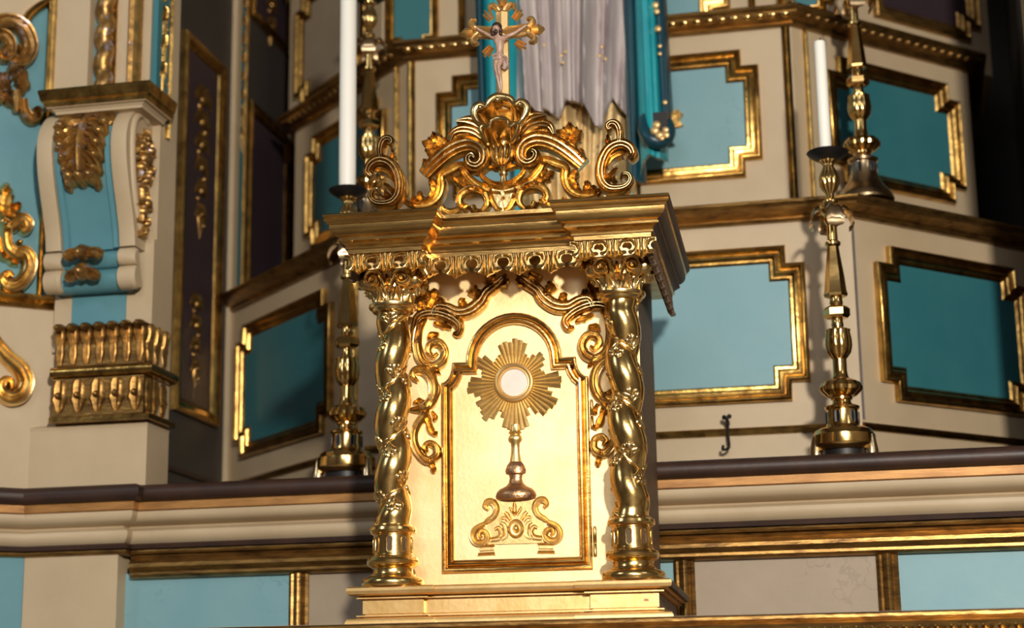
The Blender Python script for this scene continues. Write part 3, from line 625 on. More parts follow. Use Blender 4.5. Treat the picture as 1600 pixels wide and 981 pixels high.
# plinth with breaks under the columns
pp = [(.295, .345), (.295, -.108), (.160, -.108), (.160, -.097), (-.170, -.097), (-.170, -.108), (-.295, -.108), (-.295, .345)]
def ring_prof(o0, pts): return pts
plp = [(-.10, -.0325), (.022, -.0325), (.026, -.0355), (.0275, -.041), (.0255, -.0475), (.019, -.0502), (-.004, -.0508), (-.004, -.0530), (.010, -.0535), (.010, -.0560), (-.0045, -.0565), (-.0045, -.0585), (-.0005, -.059), (-.0005, -.0850), (-.0045, -.0855), (-.0045, -.0880), (.010, -.0885), (.010, -.0910), (-.003, -.0915), (-.003, -.0935), (.018, -.0940), (.0255, -.0965), (.0285, -.103), (.0280, -.110), (.024, -.1138), (-.10, -.1138)]
plinth = MB().mould(pp, plp, FH).build('plinth', 'plinth', tb, 30)
MB().box((-.29, -.02, -.1136), (.29, .34, -.0335)).build('plinth_core', 'plinth', plinth)
# ---------------------------------------------------------------- door
za, zs_, zt_ = .5344, .3934, .4360
dw, dt = .1543, .1262
def door_path(half, rad):
    """outline of the arched door: straight sides, hollow shoulders, step, round head"""
    pts = [(-dw, 0), (dw, 0), (dw, zs_)]
    pts += [(dw-(dw-dt)*(1-math.cos(a))-.0, zs_+(zt_-zs_)*math.sin(a)) for a in [PI/2*i/5 for i in range(1, 5)]]
    pts = [(-dw, 0), (dw, 0), (dw, zs_-.004)]
    for i in range(0, 6):      # quarter hollow bulging inwards
        a = PI/2*i/5; pts.append((dt+.004+(dw-dt-.004)*(1-math.sin(a)) if i else dw, zs_+(zt_-zs_)*(1-math.cos(a)) if i else zs_))
    pts.append((dt, zt_)); r = .101
    pts.append((r, zt_))
    zc = za-r
    n = 18
    for i in range(n+1): a = PI*i/n; pts.append((r*math.cos(a), zc+.002+r*math.sin(a)))
    pts.append((-r, zt_)); pts.append((-dt, zt_))
    for i in range(5, -1, -1):
        a = PI/2*i/5; pts.append((-(dt+.004+(dw-dt-.004)*(1-math.sin(a))) if i else -dw, zs_+(zt_-zs_)*(1-math.cos(a)) if i else zs_))
    pts.append((-dw, zs_-.004))
    out = [pts[0]]
    for q in pts[1:]:
        if math.hypot(q[0]-out[-1][0], q[1]-out[-1][1]) > .0008: out.append(q)
    return out
dp = door_path(0, 0)
DFR = [(-.0005, -.003), (-.0005, .006), (.0015, .0095), (.0045, .0105), (.0075, .009), (.0085, .005), (.0100, .0035), (.0115, .0050), (.0125, .0105), (.0150, .0145), (.0180, .0150), (.0205, .0125), (.0215, .008), (.0225, .0095), (.0245, .0095), (.0255, .006), (.0265, -.003)]
door = MB().plate([inset(dp, .018)], F0, .0012).build('door', 'plate', tb, 20)
MB().mould(dp, DFR, F0, True).build('door_frame', 'corn', door)
# hinges
for z in (.055, .315):
    mb = MB(); mb.lathe([(.0035, 0), (.0038, .002), (.0038, .024), (.0030, .025), (.0030, .027), (.0038, .028), (.0038, .056), (.0025, .060)], (dw+.006, -.004, z-.03), 10); mb.build('hinge', 'corn', door)
# ---------------------------------------------------------------- sunburst monstrance on the door
mo = MB(); mc = (0, .3876)
mon = None
zmon = Z(660, 480, 4.459, 0)
# rays: read from the photograph as tip angle / radius pairs, in bundles
bund = [(90, 5, 1.0), (52, 4, .95), (22, 3, .90), (0, 3, 1.02), (-26, 4, .95), (-48, 4, .95), (-90, 6, 1.0), (-128, 4, .96), (-152, 4, .96), (180, 4, .98), (150, 4, .92), (126, 3, .95)]
rr = MB()
tips = []
rayspec = [(95, .082), (88, .087), (81, .085), (74, .082), (67, .066), (60, .062), (53, .071), (46, .080), (39, .078), (32, .072), (25, .064), (17, .068), (9, .088), (2, .091), (-5, .090), (-12, .072), (-19, .080), (-26, .091), (-33, .090), (-40, .086), (-47, .087), (-54, .078), (-61, .062), (-68, .074), (-75, .083), (-82, .085), (-89, .083), (-96, .084), (-103, .082), (-110, .074), (-117, .066), (-124, .082), (-131, .090), (-138, .086), (-145, .082), (-152, .084), (-159, .074), (-166, .082), (-173, .091), (180, .089), (173, .086), (166, .070), (159, .072), (152, .084), (145, .088), (138, .082), (131, .064), (124, .066), (117, .068), (109, .082), (102, .084)]
RAY = .0
for a, L in rayspec:
    L = .0995*(L/.091)**1.35*(1.09 if -105 < a < -74 else 1)
    a = math.radians(a); c, s = math.cos(a), math.sin(a); h0 = .0035
    rr.ribbon([(mc[0]+.030*c, mc[1]+.030*s), (mc[0]+.060*c, mc[1]+.060*s), (mc[0]+L*c, mc[1]+L*s)], [.0026, .0044, .0058*L/.085], [.0030, .0038, .0046], F0, 'roof', 1, back=.002, h0=.0035)
rays = rr.build('sunburst_rays', 'satin', door, 30)
mb = MB()
def ringF(mb, c, prof, F, n=40):
    return mb.grid([[F(c[0]+r*math.cos(2*PI*j/n), c[1]+r*math.sin(2*PI*j/n), h) for j in range(n)] for r, h in prof], True, True)
ringF(mb, mc, [(.0415, 0), (.0420, .008), (.0400, .0125), (.0365, .0140), (.0335, .0125), (.0320, .0105), (.0305, .011), (.0290, .009), (.0285, .004), (.0280, .0)], F0); mb.build('host_ring', 'plinth', rays)
mb = MB(); ringF(mb, mc, [(.0282, 0), (.0282, .006), (.020, .0065), (.004, .0068)], F0); mb.build('host_disc', 'host', rays, label='plain ivory disc')
# stem (half-round turned relief) and foot
zm = Z(660, 660, 4.086, 0)
def relief_lathe(prof, F, n=12, flat=.8):
    mb = MB(); rows = []
    for r, z in prof: rows.append([F(-r*math.cos(PI*j/n), z, flat*r*math.sin(PI*j/n)) for j in range(n+1)])
    return mb.grid(rows, False, True)
zq = lambda v: onY(803, v, 0)[1]
P_ = 1/771.0
mb = relief_lathe([(9*P_, zq(664)), (9*P_, zq(674)), (11*P_, zq(676)), (8*P_, zq(679)), (10*P_, zq(681)), (11.5*P_, zq(685)), (11*P_, zq(689)), (7.5*P_, zq(693)), (7*P_, zq(700)), (7.5*P_, zq(710)), (9.5*P_, zq(720)), (10*P_, zq(722))], F0); stem = mb.build('stem', 'satin', rays)
mb = relief_lathe([(10*P_, zq(722)), (14*P_, zq(727)), (17*P_, zq(735)), (16*P_, zq(740)), (11*P_, zq(742)), (10*P_, zq(748)), (12*P_, zq(755)), (17*P_, zq(760)), (26*P_, zq(764)), (31*P_, zq(769)), (33*P_, zq(775)), (31*P_, zq(780)), (26*P_, zq(782))], F0, 16, .6)
for k in (-1, 0, 1): mb.ribbon([(k*11*P_, zq(740)), (k*9*P_, zq(732)), (k*7*P_, zq(724))], [.006, .007, .002], [.010, .012, .008], F0, 'leaf', 3)
mb.build('foot_collar', 'base_mon', rays)
mb = MB(); mb.plate([zm((470, 495), (715, 490), (760, 610), (800, 700), (770, 770), (420, 780), (400, 700), (440, 610))], F0, .005); mb.build('foot_plate', 'satin', rays)
def both(mb, *a, **k):
    mb.ribbon(*a, **k)
    b = MB(); b.ribbon(*a, **k); b = b.mirrored(); mb.add(b.v, b.f)
mb = MB()
fs = MB(); fs.ribbon(zm((425, 560), (405, 535), (420, 508), (455, 510), (478, 550), (460, 600), (420, 630), (400, 645)), [.003, .006, .0075, .0075, .0075, .007, .0065, .004], [.008, .010, .012, .012, .012, .011, .010, .006], F0, 'ridge', 4)
fs.ribbon(zm((400, 650), (345, 680), (325, 725), (345, 765), (390, 770), (420, 740), (410, 705), (380, 695), (368, 720), (385, 738)), [.0055, .0065, .0075, .0075, .0075, .007, .0065, .005, .004, .003], .012, F0, 'ridge', 4)
fs.ribbon(zm((440, 750), (490, 740), (508, 705), (490, 675), (465, 685)), [.005, .0065, .006, .005, .003], .010, F0, 'ridge', 4)
fs.ribbon(zm((505, 745), (535, 720), (530, 660), (500, 640)), [.005, .006, .006, .003], .009, F0, 'ridge', 4)
fs.ribbon(zm((560, 640), (530, 610), (500, 620)), [.004, .006, .003], .009, F0, 'leaf', 4, lobes=2)
fs.ribbon(zm((570, 625), (545, 590), (530, 575)), [.003, .006, .004], .009, F0, 'leaf', 4)
fs.ribbon(zm((362, 842), (420, 838), (468, 836)), [.0035, .0035, .0035], .011, F0, 'round', 2)
fs.ribbon(zm((372, 812), (420, 808), (460, 806)), [.0035, .0035, .0035], .008, F0, 'flat', 2)
fs.ribbon(zm((362, 790), (420, 786), (466, 784)), [.0025, .0025, .0025], .011, F0, 'round', 2)
fs.mirror(); fs.build('foot_scrolls', 'satin', rays)
mb = MB(); mb.ribbon(zm((592, 600), (592, 550), (592, 500)), [.004, .007, .002], .011, F0, 'leaf', 4, lobes=2)
for s in (-1, 1): mb.ribbon([(s*.002, zq(805)), (s*.009, zq(797)), (s*.012, zq(792))], [.003, .0045, .002], .010, F0, 'leaf', 3)
zmid = zm((590, 680))[0][1]; Fm = lambda x, z, h: (x, -h, zmid+(z-zmid)*1.18)
ringF(mb, (0, zmid), [(.0165, 0), (.0165, .008), (.0140, .011), (.0120, .009), (.0115, .006), (.008, .0055)], Fm, 28); mb.boss((0, zmid), .0085, .015, Fm, 16); mb.build('foot_medallion', 'satin', rays)
# ---------------------------------------------------------------- entablature: cornice with breaks over the columns
cpth = [(.290, .352), (.290, -.169), (.174, -.169), (.174, -.104), (-.174, -.104), (-.174, -.169), (-.290, -.169), (-.290, .352)]
CPR = [(-.08, .7100), (.0575, .7100), (.0605, .7080), (.0612, .7045), (.0580, .7010), (.0600, .6985), (.0590, .6955), (.0545, .6920), (.0535, .6885), (.0500, .6880), (.0498, .6800), (.0470, .6735), (.0410, .6680), (.0345, .6655), (.0335, .6625), (.0365, .6610), (.0360, .6575), (.0320, .6560), (.0250, .6520), (.0220, .6480), (.0240, .6465), (.0235, .6430), (.0190, .6420), (.0185, .6340), (-.08, .6340)]
cor = MB().mould(cpth, CPR, FH).build('cornice', 'corn', tb, 28)
MB().plate([[(.30, .352), (.30, -.18), (-.30, -.18), (-.30, .352)]], lambda x, y, h: (x, y, .6990+h), .0080).build('cornice_top', 'corn', cor, 30)
fz = [(.285, .35), (.285, -.160), (.179, -.160), (.179, -.090), (-.179, -.090), (-.179, -.160), (-.285, -.160), (-.285, .35)]
for s in (-1, 1): MB().box((s*.232-.052, -.150, .6085), (s*.232+.052, -.02, .636)).build('frieze_block', 'plate', cor)
FBK = [o for o in cor.children if o.name.startswith('frieze_block')]
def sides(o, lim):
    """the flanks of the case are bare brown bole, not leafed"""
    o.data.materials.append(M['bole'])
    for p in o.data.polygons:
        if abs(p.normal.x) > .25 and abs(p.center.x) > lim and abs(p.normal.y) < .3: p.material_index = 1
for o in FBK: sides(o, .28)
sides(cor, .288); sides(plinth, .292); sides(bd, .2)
# pelmet of pierced tongues
def tongue(p):
    h = p/2; r = .0122; T = .0
    side = [(h-.0005, 0), (h-.0005, -.009)]
    for i in range(1, 8): a = math.radians(90+i*160/7); side.append((h+r*math.cos(a), -.0195+r*math.sin(a)))
    side += [(h-.0035, -.0330), (h-.004, -.0360), (h-.010, -.0375), (h-.0135, -.0415), (h-.017, -.0400), (h-.0205, -.0450), (.005, -.0480), (0, -.0540)]
    pts = side+[(-x, z) for x, z in side[-2::-1]]
    mb = MB()
    Fp = lambda x, z, hh: (x, -hh-.010*max(0, (-z-.030)/.024)**1.5, z)
    mb.plate([pts[::-1]], Fp, .0085)
    mb.ribbon([(0, -.001), (0, -.018), (0, -.034), (0, -.051)], [.0055, .0042, .0062, .0036], [.0060, .0080, .0080, .0065], Fp, 'round', 3, h0=.0075)
    for s in (-1, 1):
        mb.ribbon([(s*.0105, -.001), (s*.0090, -.018), (s*.0135, -.034), (s*.018, -.041)], [.0036, .0030, .0052, .0032], [.004, .0055, .0065, .005], Fp, 'round', 3, h0=.0075)
        mb.ribbon([(s*(h-.002), -.0035), (s*(h-.0135), -.0075), (s*(h-.0165), -.0190)], [.0036, .0040, .0020], [.005, .006, .004], Fp, 'round', 3, h0=.0075)
    return mb
tg = {}
def put_tongue(p, loc, rz, m='goldpol'):
    key = (round(p, 4), m)
    if key not in tg:
        o = tongue(p).build('pelmet_tongue', m, cor); tg[key] = o
    else: o = copy_of(tg[key], cor)
    o.location = loc; o.rotation_euler = (0, 0, rz); o.scale.z = .80 if key[0] < .064 else .90
PC, PS = .0655, .0605
for i in range(6): put_tongue(PC, ((i-2.5)*PC, -.112, .634), 0)
for s in (-1, 1):
    for i in range(2+1): put_tongue(PS if i == 1 else PS, (s*.232+(i-1)*PS*.93, -.172, .634), 0)
    put_tongue(PS, (s*(.232-.062), -.142, .634), -s*PI/2)
    for i in range(8): put_tongue(PC, (s*.296, -.138+i*.0655, .634), s*PI/2, 'bole')
# ---------------------------------------------------------------- columns
def column(s):
    x0, x1, yc = .2395, .2395, -.080
    if s > 0: x0, x1 = .2440, .2350
    z0, zr = -.0325, .5419
    q = .00131
    prof = [(.0605, 0), (.0625, .004), (.0630, .010), (.0605, .016), (.0560, .0195), (.0500, .0205), (.0470, .0220), (.0460, .0245), (.0415, .0265), (.0400, .0320), (.0405, .0370), (.0450, .0400), (.0490, .0420), (.0525, .0470), (.0530, .0520), (.0500, .0575), (.0430, .0605), (.0415, .0615), (.0415, .0640), (.0390, .0650), (.0390, .1030), (.0410, .1040), (.0410, .1055), (.0460, .1080), (.0478, .1130), (.0465, .1185), (.0415, .1215), (.0390, .1225), (.0385, .1245), (.0350, .1260)]
    sh = MB(); zs0, zs1 = z0+.125, zr-.010
    tw = MB(); n, nz, pitch, rmin, rmax = 40, 150, .1165, .0245, .0395
    hand = 1 if s < 0 else -1; ph = -PI/2+(.2 if s < 0 else PI-.2)
    def R(th, z):
        tap = 1.0-.06*(z-zs0)/(zs1-zs0)
        f = ((1+math.cos(th-hand*2*PI*(z-zs0)/pitch-ph))/2)**.55
        e = min(1, (z-zs0)/.035, (zs1-z)/.03); e = max(0, e); e = e*e*(3-2*e)
        r = rmin+(rmax-rmin)*f; return (r*e+.0350*(1-e))*tap
    rows = []
    for i in range(nz+1):
        z = zs0+(zs1-zs0)*i/nz; rows.append([(R(2*PI*j/n, z)*math.cos(2*PI*j/n), R(2*PI*j/n, z)*math.sin(2*PI*j/n), z) for j in range(n)])
    tw.grid(rows, True, True)
    def place(mb):
        out = MB(); out.f = mb.f
        for x, y, z in mb.v:
            t = (z-z0)/(zr-z0); out.v.append((x+s*(x0+(x1-x0)*t), y+yc, z))
        return out
    shaft = place(tw).build('column', 'goldpol', tb, 60)
    b = MB().lathe(prof, (0, 0, z0), 40); base = place(b).build('column_base', 'goldpol', shaft, 30)
    # pierced-looking slots round the drum: dark plates stand in for recess shade
    for k in range(8):
        a = 2*PI*k/8-PI/2-.05*s; Fd = lambda u, z, h: ((.0386+h)*math.cos(a+u/.039), (.0386+h)*math.sin(a+u/.039), z)
        ov = [(.0052*math.cos(2*PI*i/16), z0+.084+(.0100 if math.sin(2*PI*i/16) >= 0 else -.0100)+.0052*math.sin(2*PI*i/16)) for i in range(16)]
        m_ = MB(); m_.mould(ov, [(-.0016, -.001), (-.0012, .0022), (.0002, .0020), (.0014, .0004), (.0016, -.0006)], Fd, True); place(m_).build('slot_rim', 'gold', base)
        m_ = MB(); m_.plate([ov], Fd, .0008); place(m_).build('slot_shade', 'bole', base)
    # vine: a cord in the groove with lobed leaves spreading over the swelling
    Fc = lambda u, z, h: ((R(u/.036, z)+h)*math.cos(u/.036), (R(u/.036, z)+h)*math.sin(u/.036), z)
    def gro(z): return (hand*2*PI*(z-zs0)/pitch+ph+PI)*.036
    v = MB(); zz_ = [zs0+.012+i*(zs1-zs0-.02)/90 for i in range(91)]
    rows = []
    cord = [(gro(z), z) for z in zz_]
    v.ribbon([(gro(z)+.0*z, z) for z in zz_[::2]], .0032, .0042, Fc, 'round', 2, back=.001)
    v.ribbon([(gro(z)+.006*math.sin(z*120), z+.004) for z in zz_[::2]], .0020, .0040, Fc, 'round', 2, back=.001)
    place(v).build('vine_stem', 'gold', shaft)
    turns = (zs1-zs0)/pitch; N = int(turns*6)
    rnd = random.Random(3+s)
    for i in range(N):
        z = zs0+.02+(zs1-zs0-.035)*i/N; u = gro(z); up = 1 if i % 2 else -1; L = rnd.uniform(.028, .036); tilt = rnd.uniform(-.2, .5)
        d0 = (-hand*.35*up, .94*up)
        e = (u+d0[0]*L*.25+up*hand*-.004, z+d0[1]*L*.2)
        pts = [(u, z), (u+d0[0]*L*.3, z+d0[1]*L*.40), (u+d0[0]*L*(.25-tilt), z+d0[1]*L*.80)]
        lfm = MB(); lfm.ribbon(pts, [.005, .0110, .0085], [.0025, .0040, .0036], Fc, 'leaf', 5, back=.001)
        lfm.boss(pts[2], .0090, .0046, Fc, 9)
        for sg in (-1, 1):
            p0 = pts[1]; p1 = (p0[0]+sg*.0160, p0[1]+up*.005); lfm.ribbon([pts[0], (p0[0]+sg*.006, p0[1]-up*.001), p1], [.004, .0078, .0062], [.0025, .0040, .0036], Fc, 'leaf', 4, back=.001)
            lfm.boss(p1, .0075, .0046, Fc, 9)
            lfm.boss((p0[0]+sg*.0100, p0[1]+up*.0130), .0062, .0044, Fc, 8)
        place(lfm).build('vine_leaf', 'gold', shaft)
    # capital: astragal, leafy bell, volutes, abacus
    zA_ = zr-.012
    c = MB().lathe([(.036, 0), (.0420, .0015), (.0440, .005), (.0445, .007), (.0490, .009), (.0505, .0125), (.0500, .0165), (.0460, .0185), (.0400, .0195), (.0385, .0240), (.0395, .0340), (.0430, .0430), (.0470, .0480), (.0470, .0640)], (0, 0, zA_), 36)
    cp_ = place(c).build('capital', 'gold', shaft)
    rb = lambda z: float(np.interp(z-zA_, [.018, .025, .035, .043, .052], [.040, .0385, .0395, .045, .056]))
    for k in range(8):
        a = 2*PI*k/8+PI/8*0-PI/2; Fb = lambda u, z, h: ((rb(z)+h)*math.cos(a+u/.042), (rb(z)+h)*math.sin(a+u/.042), z)
        l_ = MB(); l_.ribbon([(0, zA_+.018), (0, zA_+.030), (0, zA_+.042), (0, zA_+.048)], [.009, .0125, .0105, .005], [.004, .006, .011, .016], Fb, 'leaf', 5, lobes=3, lobe_d=.3)
        for sg in (-1, 1): l_.ribbon([(sg*.006, zA_+.019), (sg*.011, zA_+.032), (sg*.0155, zA_+.046)], [.003, .0042, .003], [.004, .006, .010], Fb, 'round', 4)
        place(l_).build('capital_leaf', 'gold', cp_)
    for k in range(4):
        a = k*PI/2; ca, sa = math.cos(a), math.sin(a)
        Fq = lambda u, z, h: (ca*u+sa*(.050+h), sa*u-ca*(.050+h), z)
        vm = MB(); cz_ = zA_+.0615
        for sg in (-1, 1):
            pts = [(sg*.004, cz_-.026), (sg*.008, cz_-.008), (sg*.016, cz_+.008)]+[(sg*.0310+sg*-1*(.0195-.0130*i/9)*math.cos(math.radians(35+i*44)), cz_+(.0195-.0130*i/9)*math.sin(math.radians(35+i*44))) for i in range(10)]
            vm.ribbon(pts, [.003, .0050, .0062, .0066, .0066, .0064, .0062, .006, .0055, .005, .004, .003, .002], [.004, .008, .012]+[.015]*8+[.017, .018], Fq, 'round', 4)
            vm.boss((sg*.0310, cz_), .0060, .020, Fq)
        vm.ribbon([(0, cz_-.022), (0, cz_-.004), (0, cz_+.010)], [.004, .0055, .003], [.008, .012, .016], Fq, 'leaf', 4, lobes=2)
        place(vm).build('volute', 'gold', cp_)
    ab_ = MB(); ab_.mould([(.046, -.046), (-.046, -.046), (-.046, .046), (.046, .046)], [(-.045, zA_+.062), (-.004, zA_+.062), (.000, zA_+.080), (.002, zA_+.084), (.002, zA_+.094), (-.045, zA_+.094)], FH, True); place(ab_).build('abacus', 'plate', cp_, 30)
    return shaft
for s in (-1, 1): column(s)
# ---------------------------------------------------------------- leaf scrolls on the body beside and above the door (left half traced, right half mirrored)
za_ = Z(530, 450, 3.165, 0); zb_ = Z(500, 290, 4.672, 0)
def pair(name, m, calls, parent=tb, smooth=40):
    mb = MB()
    for c in calls:
        if c[0] == 'boss': mb.boss(*c[1:])
        else: mb.ribbon(*c[0], **c[1])
    r = mb.mirrored()
    mb.build(name, m, parent, smooth); r.build(name, m, parent, smooth)
R_ = lambda pts, w, h, F=F0, sec='ridge', **k: ((pts, w, h, F, sec), dict(n=5, **k))
pair('scroll_leaf', 'gold', [
    R_(za_((330, 340), (372, 240), (392, 160), (440, 130), (510, 135), (570, 160), (604, 195), (592, 232), (565, 225)), [.008, .011, .012, .012, .012, .012, .011, .009, .004], [.012, .016, .022, .022, .022, .022, .022, .020, .010], sec='acan'),
    R_(za_((470, 175), (520, 190), (560, 205)), [.006, .010, .004], .016, sec='leaf', lobes=3),
    R_(za_((400, 120), (430, 60), (470, 20)), [.010, .014, .006], .018, sec='leaf', lobes=4)])
pair('scroll_leaf', 'gold', [
    R_(za_((430, 150), (400, 210), (392, 290), (412, 360), (460, 392), (512, 370), (530, 318), (500, 275), (458, 282), (446, 318), (470, 342), (492, 325)), [.007, .010, .011, .011, .011, .011, .010, .010, .009, .008, .006, .003], [.014, .016, .018, .018, .018, .018, .018, .018, .018, .018, .018, .014]),
    R_(za_((445, 260), (475, 235), (490, 262)), [.008, .014, .004], .020, sec='leaf', lobes=2),
    R_(za_((430, 385), (480, 405), (505, 430)), [.007, .009, .003], .014, sec='leaf', lobes=3)])
pair('scroll_leaf', 'gold', [
    R_(za_((395, 465), (368, 440), (380, 412), (425, 412), (465, 455), (474, 520), (450, 575), (400, 600), (348, 605)), [.004, .007, .009, .011, .012, .012, .012, .010, .004], [.014, .016, .018, .018, .018, .018, .016, .016, .008]),
    R_(za_((440, 575), (400, 560), (370, 575)), [.005, .009, .003], .016, sec='leaf', lobes=3)])
pair('scroll_leaf', 'gold', [
    R_(za_((462, 560), (425, 625), (385, 690), (375, 750), (395, 810), (440, 855), (485, 830), (482, 785), (450, 770), (428, 790), (445, 812)), [.006, .008, .010, .010, .010, .010, .009, .008, .007, .006, .003], .016),
    R_(za_((430, 610), (445, 670), (470, 722), (492, 712)), [.006, .010, .009, .003], .016, sec='leaf', lobes=3),
    R_(za_((462, 610), (478, 640), (470, 662)), [.004, .007, .003], .014, sec='leaf'),
    R_(za_((450, 850), (468, 885), (470, 918)), [.006, .010, .004], .016, sec='leaf', lobes=2)])
pair('swag_leaf', 'gold', [
    R_(zb_((830, 960), (860, 900), (930, 900), (1010, 935), (1100, 920), (1180, 860), (1225, 790), (1300, 730), (1370, 660)), [.008, .011, .013, .015, .017, .017, .014, .014, .004], [.022]*9, sec='acan'),
    R_(zb_((1180, 830), (1130, 780), (1150, 735)), [.009, .016, .004], .022, sec='leaf', lobes=3),
    R_(zb_((1080, 900), (1040, 860), (1070, 835)), [.008, .014, .004], .020, sec='leaf', lobes=2),
    R_(zb_((1260, 760), (1240, 700), (1290, 660)), [.009, .016, .005], .022, sec='leaf', lobes=3),
    R_(zb_((1300, 740), (1350, 720), (1385, 690)), [.008, .013, .004], .020, sec='leaf', lobes=3)])
pair('swag_leaf', 'gold', [
    R_(zb_((780, 960), (820, 880), (850, 800), (830, 760)), [.010, .014, .012, .004], .024, sec='leaf', lobes=4),
    R_(zb_((860, 930), (900, 870), (890, 820)), [.008, .011, .003], .022, sec='leaf', lobes=3),
    R_(zb_((740, 900), (760, 840), (790, 790)), [.008, .011, .003], .022, sec='leaf', lobes=3)])
# lower right: a small extra curl stands lower on that side
# ---------------------------------------------------------------- crest above the cornice
YC = -.125; FCr = FT(YC); zc_ = Z(550, 150, 4.904, YC)
cr = MB()
# spine plate carries the openwork
sh_ = zc_((1060, 715), (1100, 700), (1160, 745), (1230, 700), (1262, 708), (1220, 800), (1165, 888), (1110, 800))
sx = zc_((1160, 745))[0][0]
CX = onY(788, 290, YC)[0]                       # middle of the crest
def half(pts): return [(x-CX, z) for x, z in pts]
mbk = MB(); hp = half(sh_); hp = [(-.0295, hp[0][1]), (-.006, hp[2][1]+.004), (.006, hp[2][1]+.004), (.0295, hp[0][1]), (.018, hp[5][1]), (0, .712), (-.018, hp[5][1])]
crest = MB().plate([hp], FCr, .010); crest.boss((0, (hp[0][1]+.712)/2+.006), .0055, .018, FCr)
crest = crest.build('crest', 'gold', tb); crest.location.x += CX*.8
H_ = lambda pts, w, h, sec='ridge', **k: ((half(zc_(*pts)), w, h, FCr, sec), dict(n=6, back=.012, **k))
pair('pediment_scroll', 'gold', [
    H_([(562, 612), (640, 530), (730, 452), (820, 400), (905, 380), (975, 400), (1018, 450), (1020, 520), (975, 560), (920, 545), (905, 500), (935, 475), (960, 495)], [.016, .0185, .020, .020, .020, .0185, .0165, .015, .0135, .012, .010, .007, .004], [.018, .024, .026, .026, .026, .028, .030, .030, .030, .030, .030, .030, .026], 'acan')], crest)
pair('frame_rib', 'gold', [
    H_([(880, 545), (840, 545), (770, 580), (695, 625), (700, 690), (680, 770), (620, 830), (540, 850), (460, 840), (395, 800)], [.006, .009, .010, .010, .010, .010, .010, .009, .007, .004], [.020]*9+[.012], 'chan')], crest)
pair('frame_rib', 'gold', [
    H_([(850, 550), (890, 620), (960, 685), (1040, 718), (1160, 728)], [.007, .009, .0095, .010, .010], .020, 'chan'),
    H_([(975, 570), (1020, 640), (1090, 685), (1160, 695)], [.004, .006, .006, .006], .024),
    H_([(1060, 730), (1080, 800), (1120, 870), (1160, 890)], [.007, .007, .006, .005], .018)], crest)
pair('filler_scroll', 'gold', [
    H_([(1010, 885), (1045, 840), (1035, 775), (980, 735), (905, 738), (850, 780), (838, 830), (868, 862), (900, 845)], [.005, .007, .009, .0095, .0095, .0095, .009, .008, .004], [.014, .018, .020, .022, .022, .022, .022, .022, .014]),
    H_([(930, 850), (945, 885), (1000, 885)], [.008, .008, .003], .018, 'round'),
    H_([(940, 730), (890, 700), (830, 660), (775, 640)], [.006, .011, .012, .004], .018, 'leaf', lobes=4),
    H_([(870, 690), (850, 640), (830, 615)], [.006, .010, .003], .018, 'leaf', lobes=2),
    H_([(705, 850), (715, 885), (770, 905), (830, 880), (860, 850)], [.005, .009, .010, .008, .003], .018)], crest)
pair('rocaille_leaf', 'gold', [
    H_([(610, 650), (640, 700), (625, 770), (580, 820)], [.008, .012, .010, .004], .020, 'leaf', lobes=4),
    H_([(560, 830), (530, 790), (540, 740)], [.007, .012, .005], .022, 'leaf', lobes=3),
    H_([(500, 840), (480, 810), (500, 780)], [.006, .009, .003], .018, 'leaf', lobes=2),
    H_([(600, 560), (575, 530), (570, 490)], [.007, .010, .004], .020, 'leaf', lobes=3)], crest)
# rosettes
def rosette(c, r, name='rosette'):
    calls = []
    for k in range(5):
        a = math.radians(95+72*k); d = (math.cos(a), math.sin(a)); p = (-d[1], d[0])
        calls.append((([(c[0]+d[0]*r*.18, c[1]+d[1]*r*.18), (c[0]+d[0]*r*.6, c[1]+d[1]*r*.6), (c[0]+d[0]*r, c[1]+d[1]*r)], [r*.22, r*.48, r*.10], [.014, .024, .028], FCr, 'leaf'), dict(n=5, back=.008)))
    for k in range(5):
        a = math.radians(131+72*k); d = (math.cos(a), math.sin(a)); calls.append((([(c[0]+d[0]*r*.3, c[1]+d[1]*r*.3), (c[0]+d[0]*r*.62, c[1]+d[1]*r*.62), (c[0]+d[0]*r*.9, c[1]+d[1]*r*.9)], [r*.15, r*.30, r*.06], [.010, .015, .016], FCr, 'leaf'), dict(n=4, back=.008)))
    calls.append(('boss', c, r*.23, .032, FCr)); pair(name, 'gold', calls, crest)
rosette(half(zc_((655, 392)))[0], .0285)
pair('crest_leaf', 'gold', [
    H_([(1030, 290), (980, 245), (910, 218), (820, 218)], [.010, .016, .017, .005], [.020, .022, .024, .026], 'acan'),
    H_([(1010, 340), (940, 295), (860, 285), (800, 310), (770, 370)], [.010, .015, .016, .012, .004], [.018, .022, .024, .026, .024], 'acan'),
    H_([(1010, 375), (940, 335), (880, 330), (845, 355)], [.008, .012, .010, .004], [.020, .024, .026, .020], 'leaf')], crest)
